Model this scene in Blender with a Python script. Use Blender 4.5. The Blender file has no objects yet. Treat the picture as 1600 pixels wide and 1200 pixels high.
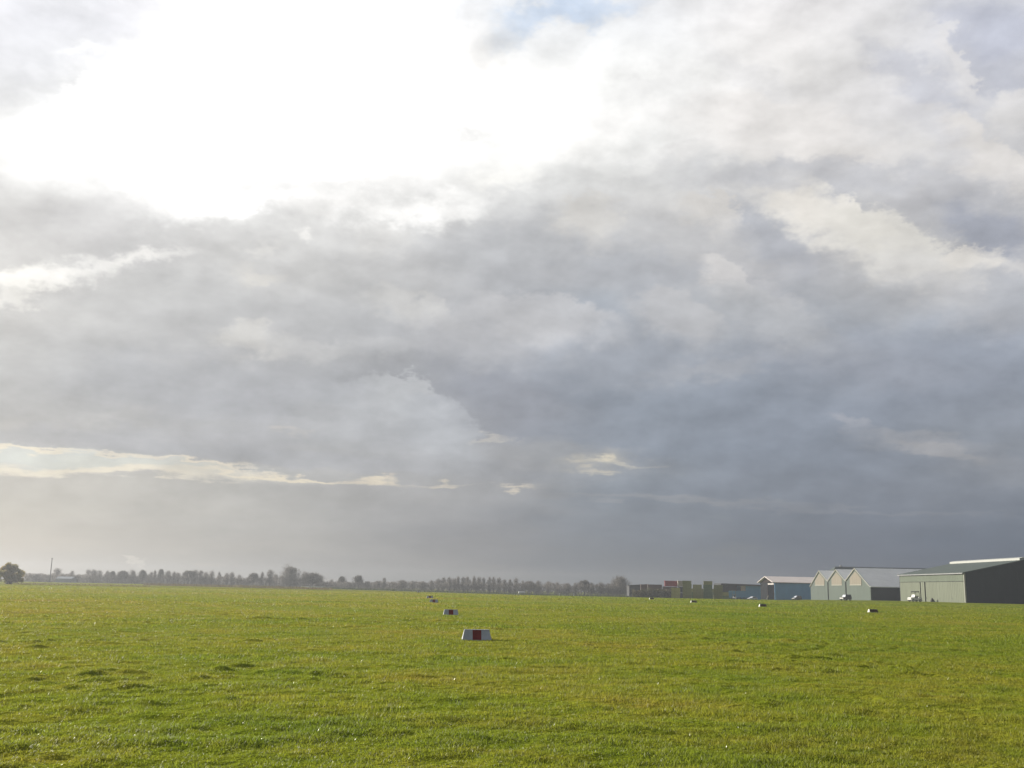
import bpy, bmesh, math, random
import numpy as np
from mathutils import Vector, Matrix

R = math.radians
scene = bpy.context.scene
col = scene.collection

# ------------------------------------------------------------------ camera
EYE = 1.7
PITCH, ROLL = R(11.23), R(1.17)
cam_d = bpy.data.cameras.new("camera")
cam_d.sensor_fit = 'HORIZONTAL'; cam_d.sensor_width = 36.0; cam_d.lens = 36.09
cam_d.clip_start = 0.1; cam_d.clip_end = 9000.0
cam = bpy.data.objects.new("camera", cam_d); col.objects.link(cam)
_f = Vector((0, math.cos(PITCH), math.sin(PITCH)))
_u = Vector((0, -math.sin(PITCH), math.cos(PITCH)))
_r = Vector((1, 0, 0))
_right = math.cos(ROLL)*_r + math.sin(ROLL)*_u
_up = -math.sin(ROLL)*_r + math.cos(ROLL)*_u
m = Matrix((_right, _up, -_f)).transposed().to_4x4()
m.translation = Vector((0, 0, EYE))
cam.matrix_world = m
scene.camera = cam

# ------------------------------------------------------------------ light and exposure
SUN_AZ, SUN_EL = R(-50), R(17)          # front left, low November sun
EXPOSURE = 1.05
scene.view_settings.view_transform = 'Standard'
scene.view_settings.look = 'None'
scene.view_settings.gamma = 1.0
scene.view_settings.exposure = EXPOSURE
sd = Vector((math.sin(SUN_AZ)*math.cos(SUN_EL), math.cos(SUN_AZ)*math.cos(SUN_EL), math.sin(SUN_EL)))
sun_d = bpy.data.lights.new("sun", 'SUN'); sun_d.energy = 4.8; sun_d.angle = R(0.5); sun_d.color = (1.0, 0.93, 0.80)
sun = bpy.data.objects.new("sun", sun_d); col.objects.link(sun)
sun.rotation_euler = sd.to_track_quat('Z', 'Y').to_euler()
sun.location = (0, 0, 60)

SKY_AZ = (-36.0, 36.0)
SKY_EL = [0.5, 3, 5.5, 8, 10.5, 13, 15.5, 18, 20.5, 23, 25.5, 28, 31]
SKY_ROWS = [
    [(0.556,0.509,0.449), (0.557,0.508,0.447), (0.558,0.508,0.446), (0.530,0.488,0.435), (0.474,0.449,0.414), (0.416,0.401,0.380), (0.361,0.354,0.345), (0.308,0.306,0.308), (0.257,0.260,0.268), (0.228,0.235,0.249), (0.188,0.208,0.237), (0.182,0.205,0.240), (0.168,0.189,0.227), (0.154,0.176,0.218), (0.141,0.165,0.211), (0.131,0.156,0.202), (0.125,0.150,0.197), (0.125,0.150,0.197), (0.125,0.150,0.197)],
    [(0.580,0.556,0.505), (0.580,0.556,0.504), (0.580,0.556,0.504), (0.559,0.538,0.493), (0.523,0.507,0.474), (0.478,0.468,0.447), (0.431,0.428,0.419), (0.381,0.384,0.390), (0.322,0.328,0.343), (0.287,0.295,0.316), (0.237,0.262,0.300), (0.214,0.240,0.283), (0.198,0.223,0.268), (0.185,0.209,0.256), (0.173,0.198,0.247), (0.161,0.188,0.237), (0.154,0.181,0.231), (0.155,0.182,0.232), (0.156,0.182,0.233)],
    [(0.540,0.528,0.504), (0.550,0.535,0.505), (0.558,0.540,0.506), (0.541,0.526,0.496), (0.513,0.503,0.481), (0.490,0.483,0.465), (0.460,0.457,0.446), (0.421,0.420,0.423), (0.380,0.384,0.396), (0.341,0.350,0.370), (0.282,0.310,0.351), (0.256,0.286,0.332), (0.242,0.271,0.321), (0.234,0.261,0.313), (0.232,0.258,0.309), (0.232,0.257,0.307), (0.234,0.259,0.306), (0.238,0.263,0.310), (0.243,0.268,0.314)],
    [(0.510,0.509,0.507), (0.513,0.510,0.505), (0.515,0.511,0.504), (0.493,0.491,0.490), (0.460,0.461,0.468), (0.432,0.436,0.449), (0.413,0.419,0.434), (0.397,0.405,0.419), (0.364,0.374,0.397), (0.329,0.341,0.375), (0.280,0.312,0.365), (0.262,0.296,0.353), (0.253,0.286,0.344), (0.249,0.281,0.339), (0.253,0.283,0.337), (0.265,0.292,0.339), (0.278,0.302,0.343), (0.280,0.304,0.346), (0.281,0.306,0.350)],
    [(0.570,0.564,0.552), (0.552,0.548,0.540), (0.538,0.535,0.529), (0.507,0.509,0.511), (0.476,0.481,0.492), (0.446,0.451,0.470), (0.422,0.429,0.450), (0.401,0.411,0.431), (0.363,0.375,0.405), (0.324,0.337,0.378), (0.295,0.328,0.384), (0.293,0.328,0.385), (0.287,0.321,0.380), (0.282,0.315,0.374), (0.277,0.309,0.369), (0.282,0.312,0.370), (0.288,0.317,0.374), (0.294,0.323,0.381), (0.301,0.330,0.389)],
    [(0.711,0.697,0.670), (0.678,0.666,0.643), (0.642,0.632,0.613), (0.579,0.575,0.567), (0.535,0.535,0.535), (0.511,0.511,0.516), (0.478,0.481,0.491), (0.444,0.450,0.463), (0.416,0.423,0.444), (0.389,0.397,0.426), (0.347,0.377,0.427), (0.340,0.372,0.424), (0.334,0.365,0.419), (0.330,0.361,0.417), (0.328,0.360,0.419), (0.330,0.362,0.422), (0.334,0.365,0.427), (0.347,0.378,0.436), (0.364,0.394,0.448)],
    [(0.701,0.688,0.670), (0.679,0.665,0.644), (0.691,0.677,0.653), (0.649,0.642,0.628), (0.596,0.595,0.590), (0.561,0.561,0.560), (0.519,0.521,0.526), (0.476,0.482,0.492), (0.450,0.457,0.473), (0.428,0.437,0.458), (0.384,0.414,0.457), (0.378,0.408,0.453), (0.381,0.410,0.456), (0.392,0.418,0.462), (0.416,0.439,0.475), (0.421,0.444,0.481), (0.406,0.434,0.479), (0.401,0.431,0.480), (0.394,0.427,0.482)],
    [(0.906,0.901,0.890), (0.847,0.838,0.829), (0.790,0.780,0.766), (0.751,0.743,0.732), (0.695,0.689,0.680), (0.669,0.663,0.651), (0.632,0.628,0.619), (0.587,0.584,0.580), (0.528,0.530,0.538), (0.481,0.486,0.503), (0.485,0.488,0.502), (0.489,0.492,0.503), (0.487,0.489,0.505), (0.496,0.496,0.510), (0.529,0.525,0.522), (0.497,0.501,0.514), (0.442,0.457,0.499), (0.456,0.468,0.507), (0.473,0.482,0.516)],
    [(0.999,0.999,0.976), (1.051,1.051,1.021), (0.967,0.962,0.943), (1.019,1.012,0.996), (1.023,1.018,1.002), (0.940,0.933,0.924), (0.862,0.854,0.841), (0.789,0.782,0.767), (0.723,0.720,0.712), (0.664,0.664,0.664), (0.621,0.618,0.614), (0.588,0.582,0.577), (0.564,0.562,0.567), (0.549,0.549,0.559), (0.540,0.539,0.551), (0.514,0.516,0.539), (0.518,0.522,0.546), (0.559,0.559,0.575), (0.612,0.607,0.611)],
    [(0.938,0.938,0.945), (0.980,0.980,0.974), (1.034,1.034,1.014), (1.235,1.228,1.209), (1.594,1.573,1.545), (1.907,1.875,1.829), (1.658,1.628,1.589), (1.385,1.358,1.325), (1.111,1.100,1.073), (0.949,0.949,0.935), (0.861,0.859,0.844), (0.791,0.786,0.772), (0.749,0.740,0.731), (0.719,0.706,0.701), (0.712,0.699,0.695), (0.706,0.694,0.690), (0.643,0.640,0.652), (0.618,0.620,0.645), (0.591,0.598,0.638)],
    [(0.879,0.879,0.915), (0.896,0.896,0.919), (0.928,0.928,0.939), (1.023,1.023,1.018), (1.480,1.468,1.442), (2.174,2.140,2.086), (2.008,1.972,1.925), (1.745,1.709,1.674), (1.419,1.403,1.378), (1.120,1.120,1.104), (1.020,1.020,1.000), (0.954,0.952,0.938), (0.881,0.868,0.854), (0.821,0.803,0.791), (0.778,0.763,0.763), (0.700,0.694,0.714), (0.602,0.608,0.653), (0.605,0.612,0.664), (0.607,0.616,0.674)],
    [(0.871,0.871,0.913), (0.871,0.871,0.913), (0.880,0.880,0.918), (0.920,0.920,0.941), (1.206,1.194,1.190), (1.716,1.683,1.650), (1.812,1.777,1.739), (1.732,1.697,1.662), (1.352,1.332,1.304), (1.051,1.045,1.023), (1.032,1.029,1.010), (0.996,0.994,0.984), (0.921,0.911,0.897), (0.855,0.840,0.828), (0.802,0.791,0.793), (0.721,0.719,0.744), (0.610,0.623,0.682), (0.593,0.611,0.679), (0.591,0.610,0.680)],
    [(0.871,0.871,0.913), (0.871,0.871,0.913), (0.879,0.879,0.919), (0.900,0.900,0.935), (1.199,1.185,1.209), (1.719,1.685,1.652), (1.742,1.706,1.671), (1.700,1.668,1.638), (1.121,1.136,1.162), (0.820,0.844,0.878), (0.866,0.883,0.910), (0.894,0.903,0.923), (0.867,0.858,0.867), (0.845,0.824,0.825), (0.810,0.797,0.803), (0.730,0.732,0.758), (0.609,0.627,0.690), (0.591,0.610,0.680), (0.591,0.610,0.680)],
]
CLOUD_PATCHES = [   # azimuth, elevation, radius across, radius up, turn (degrees), softness above, softness below, opacity, colour
    (3.06,31.19,3.01,0.57,5.5,0.80,0.70,0.60,(0.527,0.672,0.896)),
    (-0.44,30.31,1.52,0.70,31.3,0.60,0.60,0.35,(0.610,0.716,0.871)),
    (2.76,24.42,3.12,1.01,10.0,0.90,0.90,0.70,(1.108,1.093,1.062)),
    (5.80,25.56,2.40,0.80,10.6,0.90,0.90,0.60,(1.046,1.031,1.015)),
    (-1.01,22.49,2.10,0.55,9.5,0.90,0.90,0.70,(1.108,1.093,1.046)),
    (-12.50,21.12,2.36,0.41,9.7,0.90,0.90,0.60,(1.140,1.124,1.093)),
    (-3.37,24.97,1.73,0.17,8.5,1.00,1.00,0.30,(0.776,0.768,0.761)),
    (-6.39,24.55,1.38,0.13,9.8,1.00,1.00,0.25,(0.807,0.799,0.791)),
    (-8.19,23.01,0.89,0.14,4.3,0.80,0.80,0.50,(0.839,0.831,0.823)),
    (-13.95,21.32,2.50,0.54,10.3,0.80,0.80,0.75,(0.922,0.913,0.905)),
    (-20.51,20.74,1.88,0.29,5.7,0.90,0.90,0.60,(0.930,0.922,0.913)),
    (-9.24,21.67,2.75,0.48,8.6,0.70,0.80,0.70,(0.871,0.863,0.847)),
    (-17.37,19.99,1.95,0.33,12.3,0.90,0.90,0.50,(1.108,1.077,1.046)),
    (-24.35,22.80,1.79,0.50,-18.9,0.80,0.80,0.50,(0.913,0.913,0.922)),
    (10.29,23.73,2.03,0.54,6.9,0.60,0.80,0.60,(0.730,0.716,0.708)),
    (7.70,27.49,2.02,0.52,12.5,0.70,0.80,0.50,(0.855,0.847,0.839)),
    (-2.57,29.77,1.35,2.24,22.3,0.60,0.60,0.35,(0.761,0.738,0.716)),
    (-26.11,26.81,3.75,2.09,28.6,0.50,0.60,0.50,(0.839,0.847,0.896)),
    (-22.66,28.43,1.80,1.05,12.4,0.40,0.60,0.40,(0.823,0.823,0.871)),
    (-24.77,26.48,0.88,0.36,27.8,0.70,0.70,0.70,(1.108,1.108,1.108)),
    (-17.91,26.10,8.27,1.59,21.2,0.25,0.60,0.50,(1.742,1.724,1.689)),
    (-7.69,20.37,2.08,0.90,-1.2,0.90,0.80,0.50,(1.316,1.300,1.268)),
    (-4.34,20.65,2.10,0.76,12.7,0.90,0.90,0.50,(1.316,1.300,1.268)),
    (-18.39,19.80,3.86,0.99,7.6,0.70,0.40,0.50,(1.316,1.300,1.268)),
    (-26.01,17.87,4.39,1.59,9.8,0.60,0.60,0.50,(0.672,0.658,0.644)),
    (-21.92,18.16,3.72,1.64,0.4,0.50,0.60,0.60,(0.658,0.651,0.651)),
    (-11.36,20.37,1.70,0.48,13.1,0.50,0.70,0.50,(0.855,0.839,0.815)),
    (-15.51,18.44,5.97,1.15,8.2,0.35,0.60,0.50,(0.658,0.651,0.638)),
    (-7.20,18.07,3.85,1.40,3.4,0.50,0.60,0.40,(0.610,0.610,0.610)),
    (1.71,18.72,6.37,1.93,4.6,0.50,0.60,0.60,(0.503,0.515,0.539)),
    (-26.30,14.95,2.04,0.58,12.5,0.80,0.70,0.90,(1.108,1.077,1.015)),
    (-23.90,15.58,2.42,0.46,14.0,0.90,0.80,0.60,(0.973,0.956,0.922)),
    (-20.63,16.71,1.89,0.33,13.4,0.90,0.90,0.75,(1.015,0.991,0.956)),
    (-26.79,13.88,0.87,0.42,8.2,0.60,0.60,0.60,(0.913,0.888,0.839)),
    (-14.77,18.00,1.00,0.31,5.8,0.80,0.80,0.60,(0.855,0.839,0.807)),
    (-11.99,18.94,0.48,0.24,5.1,0.80,0.80,0.60,(0.956,0.939,0.905)),
    (-7.61,18.91,1.57,0.63,-6.4,0.60,0.80,0.50,(0.776,0.761,0.738)),
    (-14.33,16.67,1.01,0.34,5.4,0.80,0.80,0.50,(0.761,0.730,0.672)),
    (18.02,19.85,3.86,1.40,-32.1,0.14,0.70,0.92,(0.823,0.791,0.738)),
    (21.28,18.07,3.73,1.38,-32.7,0.20,0.60,0.85,(0.753,0.730,0.680)),
    (15.99,21.19,1.47,0.73,-24.8,0.20,0.80,0.60,(0.799,0.761,0.708)),
    (22.80,16.44,2.75,1.31,-25.6,0.40,0.70,0.50,(0.617,0.610,0.610)),
    (25.03,16.87,1.24,0.64,-1.5,0.20,0.70,0.90,(0.761,0.730,0.687)),
    (27.14,16.63,1.14,0.82,-2.1,0.20,0.70,0.70,(0.716,0.694,0.672)),
    (26.11,14.82,3.20,1.61,-5.9,0.40,0.70,0.45,(0.552,0.552,0.571)),
    (25.90,18.38,2.33,1.08,-32.5,0.50,0.50,0.90,(0.392,0.413,0.474)),
    (14.51,19.02,3.00,1.16,-31.7,0.40,0.50,0.80,(0.440,0.456,0.497)),
    (7.64,17.28,3.84,1.19,-7.1,0.50,0.60,0.60,(0.434,0.451,0.485)),
    (5.44,12.71,7.08,1.42,-3.0,0.60,0.60,0.50,(0.381,0.402,0.445)),
    (18.70,12.38,5.15,1.36,-10.9,0.60,0.60,0.50,(0.337,0.356,0.407)),
    (-17.61,10.37,6.52,1.36,0.5,0.60,0.60,0.40,(0.456,0.468,0.497)),
    (4.12,20.64,1.58,1.18,-20.3,0.20,0.80,0.80,(0.708,0.687,0.651)),
    (6.55,20.27,2.44,0.90,-11.1,0.40,0.80,0.40,(0.617,0.610,0.604)),
    (11.33,20.80,1.56,0.89,-27.9,0.20,0.80,0.90,(0.680,0.658,0.631)),
    (12.58,19.88,1.15,0.61,-38.2,0.50,0.80,0.40,(0.610,0.604,0.604)),
    (11.98,17.33,1.64,0.83,-37.5,0.18,0.80,0.90,(0.631,0.617,0.610)),
    (14.08,16.37,2.01,0.83,-27.9,0.30,0.80,0.45,(0.578,0.571,0.584)),
    (9.25,14.97,2.61,1.26,-21.3,0.18,0.80,0.80,(0.533,0.533,0.546)),
    (13.69,15.01,4.05,1.52,-17.4,0.25,0.80,0.65,(0.527,0.533,0.546)),
    (19.49,15.37,3.50,1.01,-9.2,0.50,0.80,0.30,(0.552,0.552,0.565)),
    (15.05,24.74,4.89,1.63,-13.3,0.30,0.70,0.65,(0.855,0.823,0.799)),
    (18.16,22.98,4.15,0.78,-10.1,0.60,0.50,0.40,(0.823,0.791,0.761)),
    (13.74,29.04,3.23,1.89,-35.7,0.60,0.70,0.35,(0.905,0.880,0.863)),
    (14.06,27.42,2.60,0.70,-20.5,0.60,0.60,0.40,(0.730,0.723,0.738)),
    (23.06,25.75,3.29,0.80,-44.3,0.60,0.70,0.70,(0.558,0.571,0.631)),
    (26.64,28.05,2.54,1.30,-27.1,0.70,0.70,0.75,(0.491,0.515,0.610)),
    (26.91,25.58,2.27,0.78,-36.2,0.60,0.70,0.70,(0.503,0.521,0.591)),
    (24.78,26.96,1.75,0.54,-60.7,0.30,0.60,0.75,(0.776,0.761,0.761)),
    (25.73,22.37,2.62,0.93,-44.2,0.25,0.60,0.80,(0.776,0.745,0.716)),
    (27.70,23.76,1.29,1.03,9.3,0.25,0.60,0.80,(0.745,0.730,0.723)),
    (23.71,23.29,1.79,0.63,-38.7,0.50,0.60,0.40,(0.617,0.617,0.651)),
    (17.08,22.10,7.11,0.79,-5.4,0.50,0.60,0.70,(0.539,0.546,0.578)),
    (9.16,22.59,4.79,0.81,7.6,0.60,0.60,0.40,(0.617,0.617,0.617)),
    (-7.16,9.23,4.04,1.84,-15.7,0.14,0.80,0.70,(0.497,0.509,0.533)),
    (-6.42,10.39,2.05,1.42,-11.7,0.12,0.80,0.80,(0.552,0.565,0.584)),
    (-3.73,8.71,2.70,1.42,-30.3,0.14,0.80,0.70,(0.479,0.497,0.527)),
    (-10.69,9.07,1.73,0.70,12.9,0.30,0.90,0.40,(0.515,0.521,0.533)),
    (-0.33,9.79,2.86,1.43,-18.8,0.60,0.60,0.40,(0.314,0.332,0.381)),
    (-2.18,11.18,2.50,0.93,-18.4,0.60,0.60,0.35,(0.332,0.352,0.402)),
    (-5.99,15.49,2.47,0.71,-12.2,0.30,0.80,0.75,(0.617,0.610,0.597)),
    (1.77,15.00,3.92,1.07,-7.3,0.20,0.80,0.75,(0.552,0.552,0.565)),
    (-1.53,14.05,4.28,1.42,1.5,0.30,0.80,0.50,(0.539,0.539,0.552)),
    (-14.77,13.17,1.84,0.62,-3.4,0.40,0.80,0.75,(0.672,0.658,0.631)),
    (-11.95,12.68,2.06,0.49,-4.2,0.50,0.80,0.35,(0.617,0.610,0.597)),
    (-8.77,12.87,2.79,0.42,9.1,0.50,0.80,0.30,(0.578,0.578,0.578)),
    (11.52,12.11,3.09,0.42,4.7,0.60,0.80,0.40,(0.445,0.451,0.474)),
    (-12.71,8.20,0.82,0.21,3.0,0.60,0.90,0.55,(0.578,0.552,0.515)),
    (-21.31,8.22,1.55,0.33,4.4,0.60,0.90,0.30,(0.591,0.584,0.571)),
    (-16.52,9.25,2.96,0.55,3.9,0.60,0.80,0.30,(0.423,0.434,0.462)),
    (-22.15,7.16,9.21,0.59,3.2,0.60,0.50,0.50,(0.462,0.468,0.491)),
    (-12.96,6.69,9.48,0.55,-1.3,0.70,0.25,0.60,(0.413,0.423,0.451)),
    (-24.76,5.96,7.06,0.58,0.0,0.32,0.70,0.75,(0.658,0.694,0.672)),
    (-19.51,5.83,6.97,0.37,-1.7,0.40,0.70,0.60,(0.687,0.687,0.624)),
    (-25.69,6.41,2.32,0.13,1.4,0.60,0.60,0.80,(0.888,0.791,0.631)),
    (-20.51,6.37,2.50,0.10,-1.4,0.70,0.70,0.60,(0.871,0.776,0.624)),
    (-16.61,6.13,1.96,0.10,-5.0,0.70,0.70,0.70,(0.888,0.791,0.631)),
    (-24.70,5.38,4.41,0.19,1.7,0.80,0.90,0.80,(0.896,0.815,0.672)),
    (-20.12,5.50,4.08,0.17,-0.8,0.90,0.90,0.70,(0.855,0.776,0.638)),
    (-14.92,5.70,2.99,0.14,-1.3,0.90,0.90,0.65,(0.839,0.745,0.604)),
    (-11.18,5.62,3.77,0.10,-0.7,0.90,0.90,0.65,(0.855,0.753,0.578)),
    (-7.43,5.76,0.91,0.14,1.9,0.80,0.90,0.70,(0.871,0.761,0.578)),
    (-5.23,5.69,3.17,0.07,-0.3,0.80,0.80,0.35,(0.617,0.578,0.503)),
    (-3.45,5.59,0.50,0.11,1.5,0.80,0.80,0.60,(0.730,0.658,0.539)),
    (0.23,5.43,0.85,0.11,-0.9,0.80,0.90,0.60,(0.823,0.730,0.578)),
    (-0.94,8.00,0.93,0.14,7.3,0.80,0.90,0.40,(0.687,0.638,0.552)),
    (3.31,7.18,4.26,0.78,-3.3,0.50,0.80,0.30,(0.456,0.445,0.423)),
    (4.92,7.10,1.77,0.35,6.6,0.90,0.90,0.35,(0.578,0.546,0.468)),
    (5.28,7.17,0.53,0.14,4.5,0.80,0.90,0.80,(0.761,0.694,0.552)),
    (4.03,6.94,0.43,0.11,0.7,0.90,0.90,0.50,(0.658,0.604,0.503)),
    (4.82,6.46,0.85,0.14,-3.4,0.80,0.90,0.45,(0.716,0.644,0.503)),
    (5.81,6.96,1.76,0.14,-7.5,0.70,0.70,0.50,(0.617,0.578,0.491)),
    (8.97,4.95,6.24,0.17,-2.6,0.80,0.80,0.35,(0.371,0.371,0.381)),
    (18.35,4.34,6.40,0.13,-2.2,0.80,0.80,0.30,(0.314,0.323,0.352)),
    (18.55,8.99,0.84,0.34,-21.8,0.40,0.80,0.45,(0.413,0.418,0.451)),
    (22.00,7.87,2.77,0.46,-5.9,0.50,0.80,0.40,(0.413,0.413,0.429)),
    (23.20,7.34,1.81,0.26,-11.9,0.50,0.80,0.40,(0.445,0.429,0.423)),
    (25.54,6.46,2.33,0.77,-11.8,0.50,0.80,0.30,(0.371,0.381,0.407)),
    (-19.88,0.92,0.44,0.10,-18.4,0.60,0.80,0.50,(0.761,0.708,0.631)),
]

def build_world():
    w = bpy.data.worlds.new("World"); scene.world = w; w.use_nodes = True
    nt = w.node_tree; nt.nodes.clear(); N = nt.nodes.new; L = nt.links.new

    def math_(op, a, b=None, c=None, clamp=False):
        n = N('ShaderNodeMath'); n.operation = op; n.use_clamp = clamp
        for i, v in enumerate((a, b, c)):
            if v is None: continue
            if isinstance(v, (int, float)): n.inputs[i].default_value = v
            else: L(v, n.inputs[i])
        return n.outputs[0]

    def noise(vec, scale, detail, rough=0.55, out='Fac', dim='3D', lac=2.0):
        n = N('ShaderNodeTexNoise'); n.noise_dimensions = dim
        n.inputs['Scale'].default_value = scale; n.inputs['Detail'].default_value = detail
        n.inputs['Roughness'].default_value = rough; n.inputs['Lacunarity'].default_value = lac
        L(vec, n.inputs['Vector']); return n.outputs[out]

    tc = N('ShaderNodeTexCoord'); d = tc.outputs['Generated']
    sp = N('ShaderNodeSeparateXYZ'); L(d, sp.inputs[0])
    x, y, z = sp.outputs
    az = math_('MULTIPLY', math_('ARCTAN2', x, y), 180/math.pi)
    el = math_('MULTIPLY', math_('ARCSINE', math_('MINIMUM', math_('MAXIMUM', z, -1.0), 1.0)), 180/math.pi)
    # cloud-deck coordinates: the deck is flat, so its cells shrink towards the horizon
    zz = math_('ADD', math_('MAXIMUM', z, 0.0), 0.17)
    cv = N('ShaderNodeCombineXYZ')
    L(math_('DIVIDE', x, zz), cv.inputs[0]); L(math_('DIVIDE', y, zz), cv.inputs[1])
    deck = cv.outputs[0]
    def centred(o):   # colour noise -> three signed values
        s = N('ShaderNodeVectorMath'); s.operation = 'SUBTRACT'; L(o, s.inputs[0]); s.inputs[1].default_value = (.5, .5, .5)
        q = N('ShaderNodeSeparateXYZ'); L(s.outputs[0], q.inputs[0]); return q.outputs
    wa = centred(noise(deck, 1.5, 7.0, 0.56, 'Color'))         # broad billows
    # fine, nearly isotropic turbulence in the direction itself, a little flattened
    fl = N('ShaderNodeVectorMath'); fl.operation = 'MULTIPLY'; L(d, fl.inputs[0]); fl.inputs[1].default_value = (1, 1, 1.7)
    wb = centred(noise(fl.outputs[0], 15.0, 8.0, 0.60, 'Color'))
    az_b = math_('ADD', az, math_('MULTIPLY', wa[0], 11.0)); el_b = math_('ADD', el, math_('MULTIPLY', wa[1], 4.0))
    damp = math_('MINIMUM', math_('MULTIPLY', math_('MAXIMUM', el, 0.0), 0.16), 1.0)
    el_b = math_('ADD', el, math_('MULTIPLY', math_('MULTIPLY', wa[1], 6.0), damp))
    el_b = math_('ADD', el_b, math_('MULTIPLY', math_('MULTIPLY', wb[1], 1.2), damp))
    lo = N('ShaderNodeMapRange'); lo.interpolation_type = 'SMOOTHSTEP'; L(el, lo.inputs[0]); lo.inputs[1].default_value = 5.0; lo.inputs[2].default_value = 12.0; lo.inputs[3].default_value = 0.34; lo.inputs[4].default_value = 1.0
    damp2 = lo.outputs[0]
    wc = centred(noise(fl.outputs[0], 34.0, 8.0, 0.62, 'Color'))       # small cauliflower edges
    az_f = math_('ADD', az, math_('ADD', math_('MULTIPLY', wb[0], 2.4), math_('MULTIPLY', wc[0], 3.6)))
    el_f = math_('ADD', el, math_('MULTIPLY', math_('ADD', math_('MULTIPLY', wb[1], 1.8), math_('MULTIPLY', wc[1], 2.8)), damp2))

    # low down the cloud is drawn out into thin level streaks
    st = N('ShaderNodeVectorMath'); st.operation = 'MULTIPLY'; L(d, st.inputs[0]); st.inputs[1].default_value = (1, 1, 9)
    ws = centred(noise(st.outputs[0], 11.0, 6.0, 0.6, 'Color'))
    lo2 = N('ShaderNodeMapRange'); lo2.interpolation_type = 'SMOOTHSTEP'; L(el, lo2.inputs[0]); lo2.inputs[1].default_value = 13.0; lo2.inputs[2].default_value = 7.0
    el_f = math_('ADD', el_f, math_('MULTIPLY', math_('MULTIPLY', ws[0], 1.7), lo2.outputs[0]))
    # broad tones of the cloud deck: one ramp over azimuth for each elevation
    u = math_('DIVIDE', math_('SUBTRACT', az_b, SKY_AZ[0]), SKY_AZ[1]-SKY_AZ[0], clamp=True)
    cur = None
    for i, row in enumerate(SKY_ROWS):
        r = N('ShaderNodeValToRGB'); cr = r.color_ramp; cr.interpolation = 'B_SPLINE'
        n = len(row)
        while len(cr.elements) < n: cr.elements.new(0.5)
        for k in range(n):
            cr.elements[k].position = k/(n-1)
        for k, c in enumerate(row):
            cr.elements[k].color = (c[0]*.25, c[1]*.25, c[2]*.25, 1)
        L(u, r.inputs[0])
        if cur is None: cur = r.outputs[0]
        else:
            mr = N('ShaderNodeMapRange'); L(el_b, mr.inputs[0])
            mr.inputs[1].default_value = SKY_EL[i-1]; mr.inputs[2].default_value = SKY_EL[i]
            mx = N('ShaderNodeMixRGB'); L(mr.outputs[0], mx.inputs[0]); L(cur, mx.inputs[1]); L(r.outputs[0], mx.inputs[2])
            cur = mx.outputs[0]
    sc = N('ShaderNodeVectorMath'); sc.operation = 'SCALE'; L(cur, sc.inputs[0]); sc.inputs['Scale'].default_value = 4.0
    cur = sc.outputs[0]

    # one shaded cloud mass, used for every patch below
    g = bpy.data.node_groups.new("cloud_mass", 'ShaderNodeTree')
    for nm in ('az', 'el', 'caz', 'cel', 'irx', 'iry', 'cos', 'sin', 'stop', 'sbot', 'op'):
        g.interface.new_socket(name=nm, in_out='INPUT', socket_type='NodeSocketFloat')
    g.interface.new_socket(name='mask', in_out='OUTPUT', socket_type='NodeSocketFloat')
    gi = g.nodes.new('NodeGroupInput'); go = g.nodes.new('NodeGroupOutput')
    def gm(op, a, b=None, c=None, clamp=False):
        n = g.nodes.new('ShaderNodeMath'); n.operation = op; n.use_clamp = clamp
        for i, v in enumerate((a, b, c)):
            if v is None: continue
            if isinstance(v, (int, float)): n.inputs[i].default_value = v
            else: g.links.new(v, n.inputs[i])
        return n.outputs[0]
    I = gi.outputs
    dx = gm('SUBTRACT', I['az'], I['caz']); dy = gm('SUBTRACT', I['el'], I['cel'])
    px = gm('MULTIPLY', gm('ADD', gm('MULTIPLY', dx, I['cos']), gm('MULTIPLY', dy, I['sin'])), I['irx'])
    py = gm('MULTIPLY', gm('SUBTRACT', gm('MULTIPLY', dy, I['cos']), gm('MULTIPLY', dx, I['sin'])), I['iry'])
    rr = gm('SQRT', gm('ADD', gm('MULTIPLY', px, px), gm('MULTIPLY', py, py)))
    t = gm('ADD', gm('MULTIPLY', py, 0.8), 0.5, clamp=True)
    soft = gm('ADD', I['sbot'], gm('MULTIPLY', t, gm('SUBTRACT', I['stop'], I['sbot'])))
    k = gm('DIVIDE', gm('SUBTRACT', gm('ADD', 1.0, soft), rr), gm('MULTIPLY', soft, 2.0), clamp=True)
    k = gm('MULTIPLY', gm('MULTIPLY', k, k), gm('SUBTRACT', 3.0, gm('MULTIPLY', k, 2.0)))
    g.links.new(gm('MULTIPLY', k, I['op']), go.inputs['mask'])

    az_k, el_k = az_f, el_f
    for ip, (caz, cel, rx, ry, rot, st, sb, op, c) in enumerate(CLOUD_PATCHES):
        if ip and ip % 12 == 0:      # makes the patches evaluate in turn, which keeps the shader small
            az_k = math_('MULTIPLY_ADD', cur, 1e-7, az_f); el_k = math_('MULTIPLY_ADD', cur, 1e-7, el_f)
        n = N('ShaderNodeGroup'); n.node_tree = g
        ca = math.cos(R(cel))
        L(az_k, n.inputs['az']); L(el_k, n.inputs['el'])
        for nm, v in (('caz', caz), ('cel', cel), ('irx', ca/rx), ('iry', 1/ry), ('cos', math.cos(R(rot))), ('sin', math.sin(R(rot))), ('stop', st), ('sbot', sb), ('op', op)):
            n.inputs[nm].default_value = v
        mx = N('ShaderNodeMixRGB'); L(n.outputs[0], mx.inputs[0]); L(cur, mx.inputs[1]); mx.inputs[2].default_value = (*c, 1)
        cur = mx.outputs[0]

    # fine mottling of the whole deck
    det = noise(deck, 3.2, 9.0, 0.62)
    wis = noise(fl.outputs[0], 9.0, 9.0, 0.60)
    mo = math_('ADD', math_('MULTIPLY', det, 0.27), math_('MULTIPLY', wis, 0.17))
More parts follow.
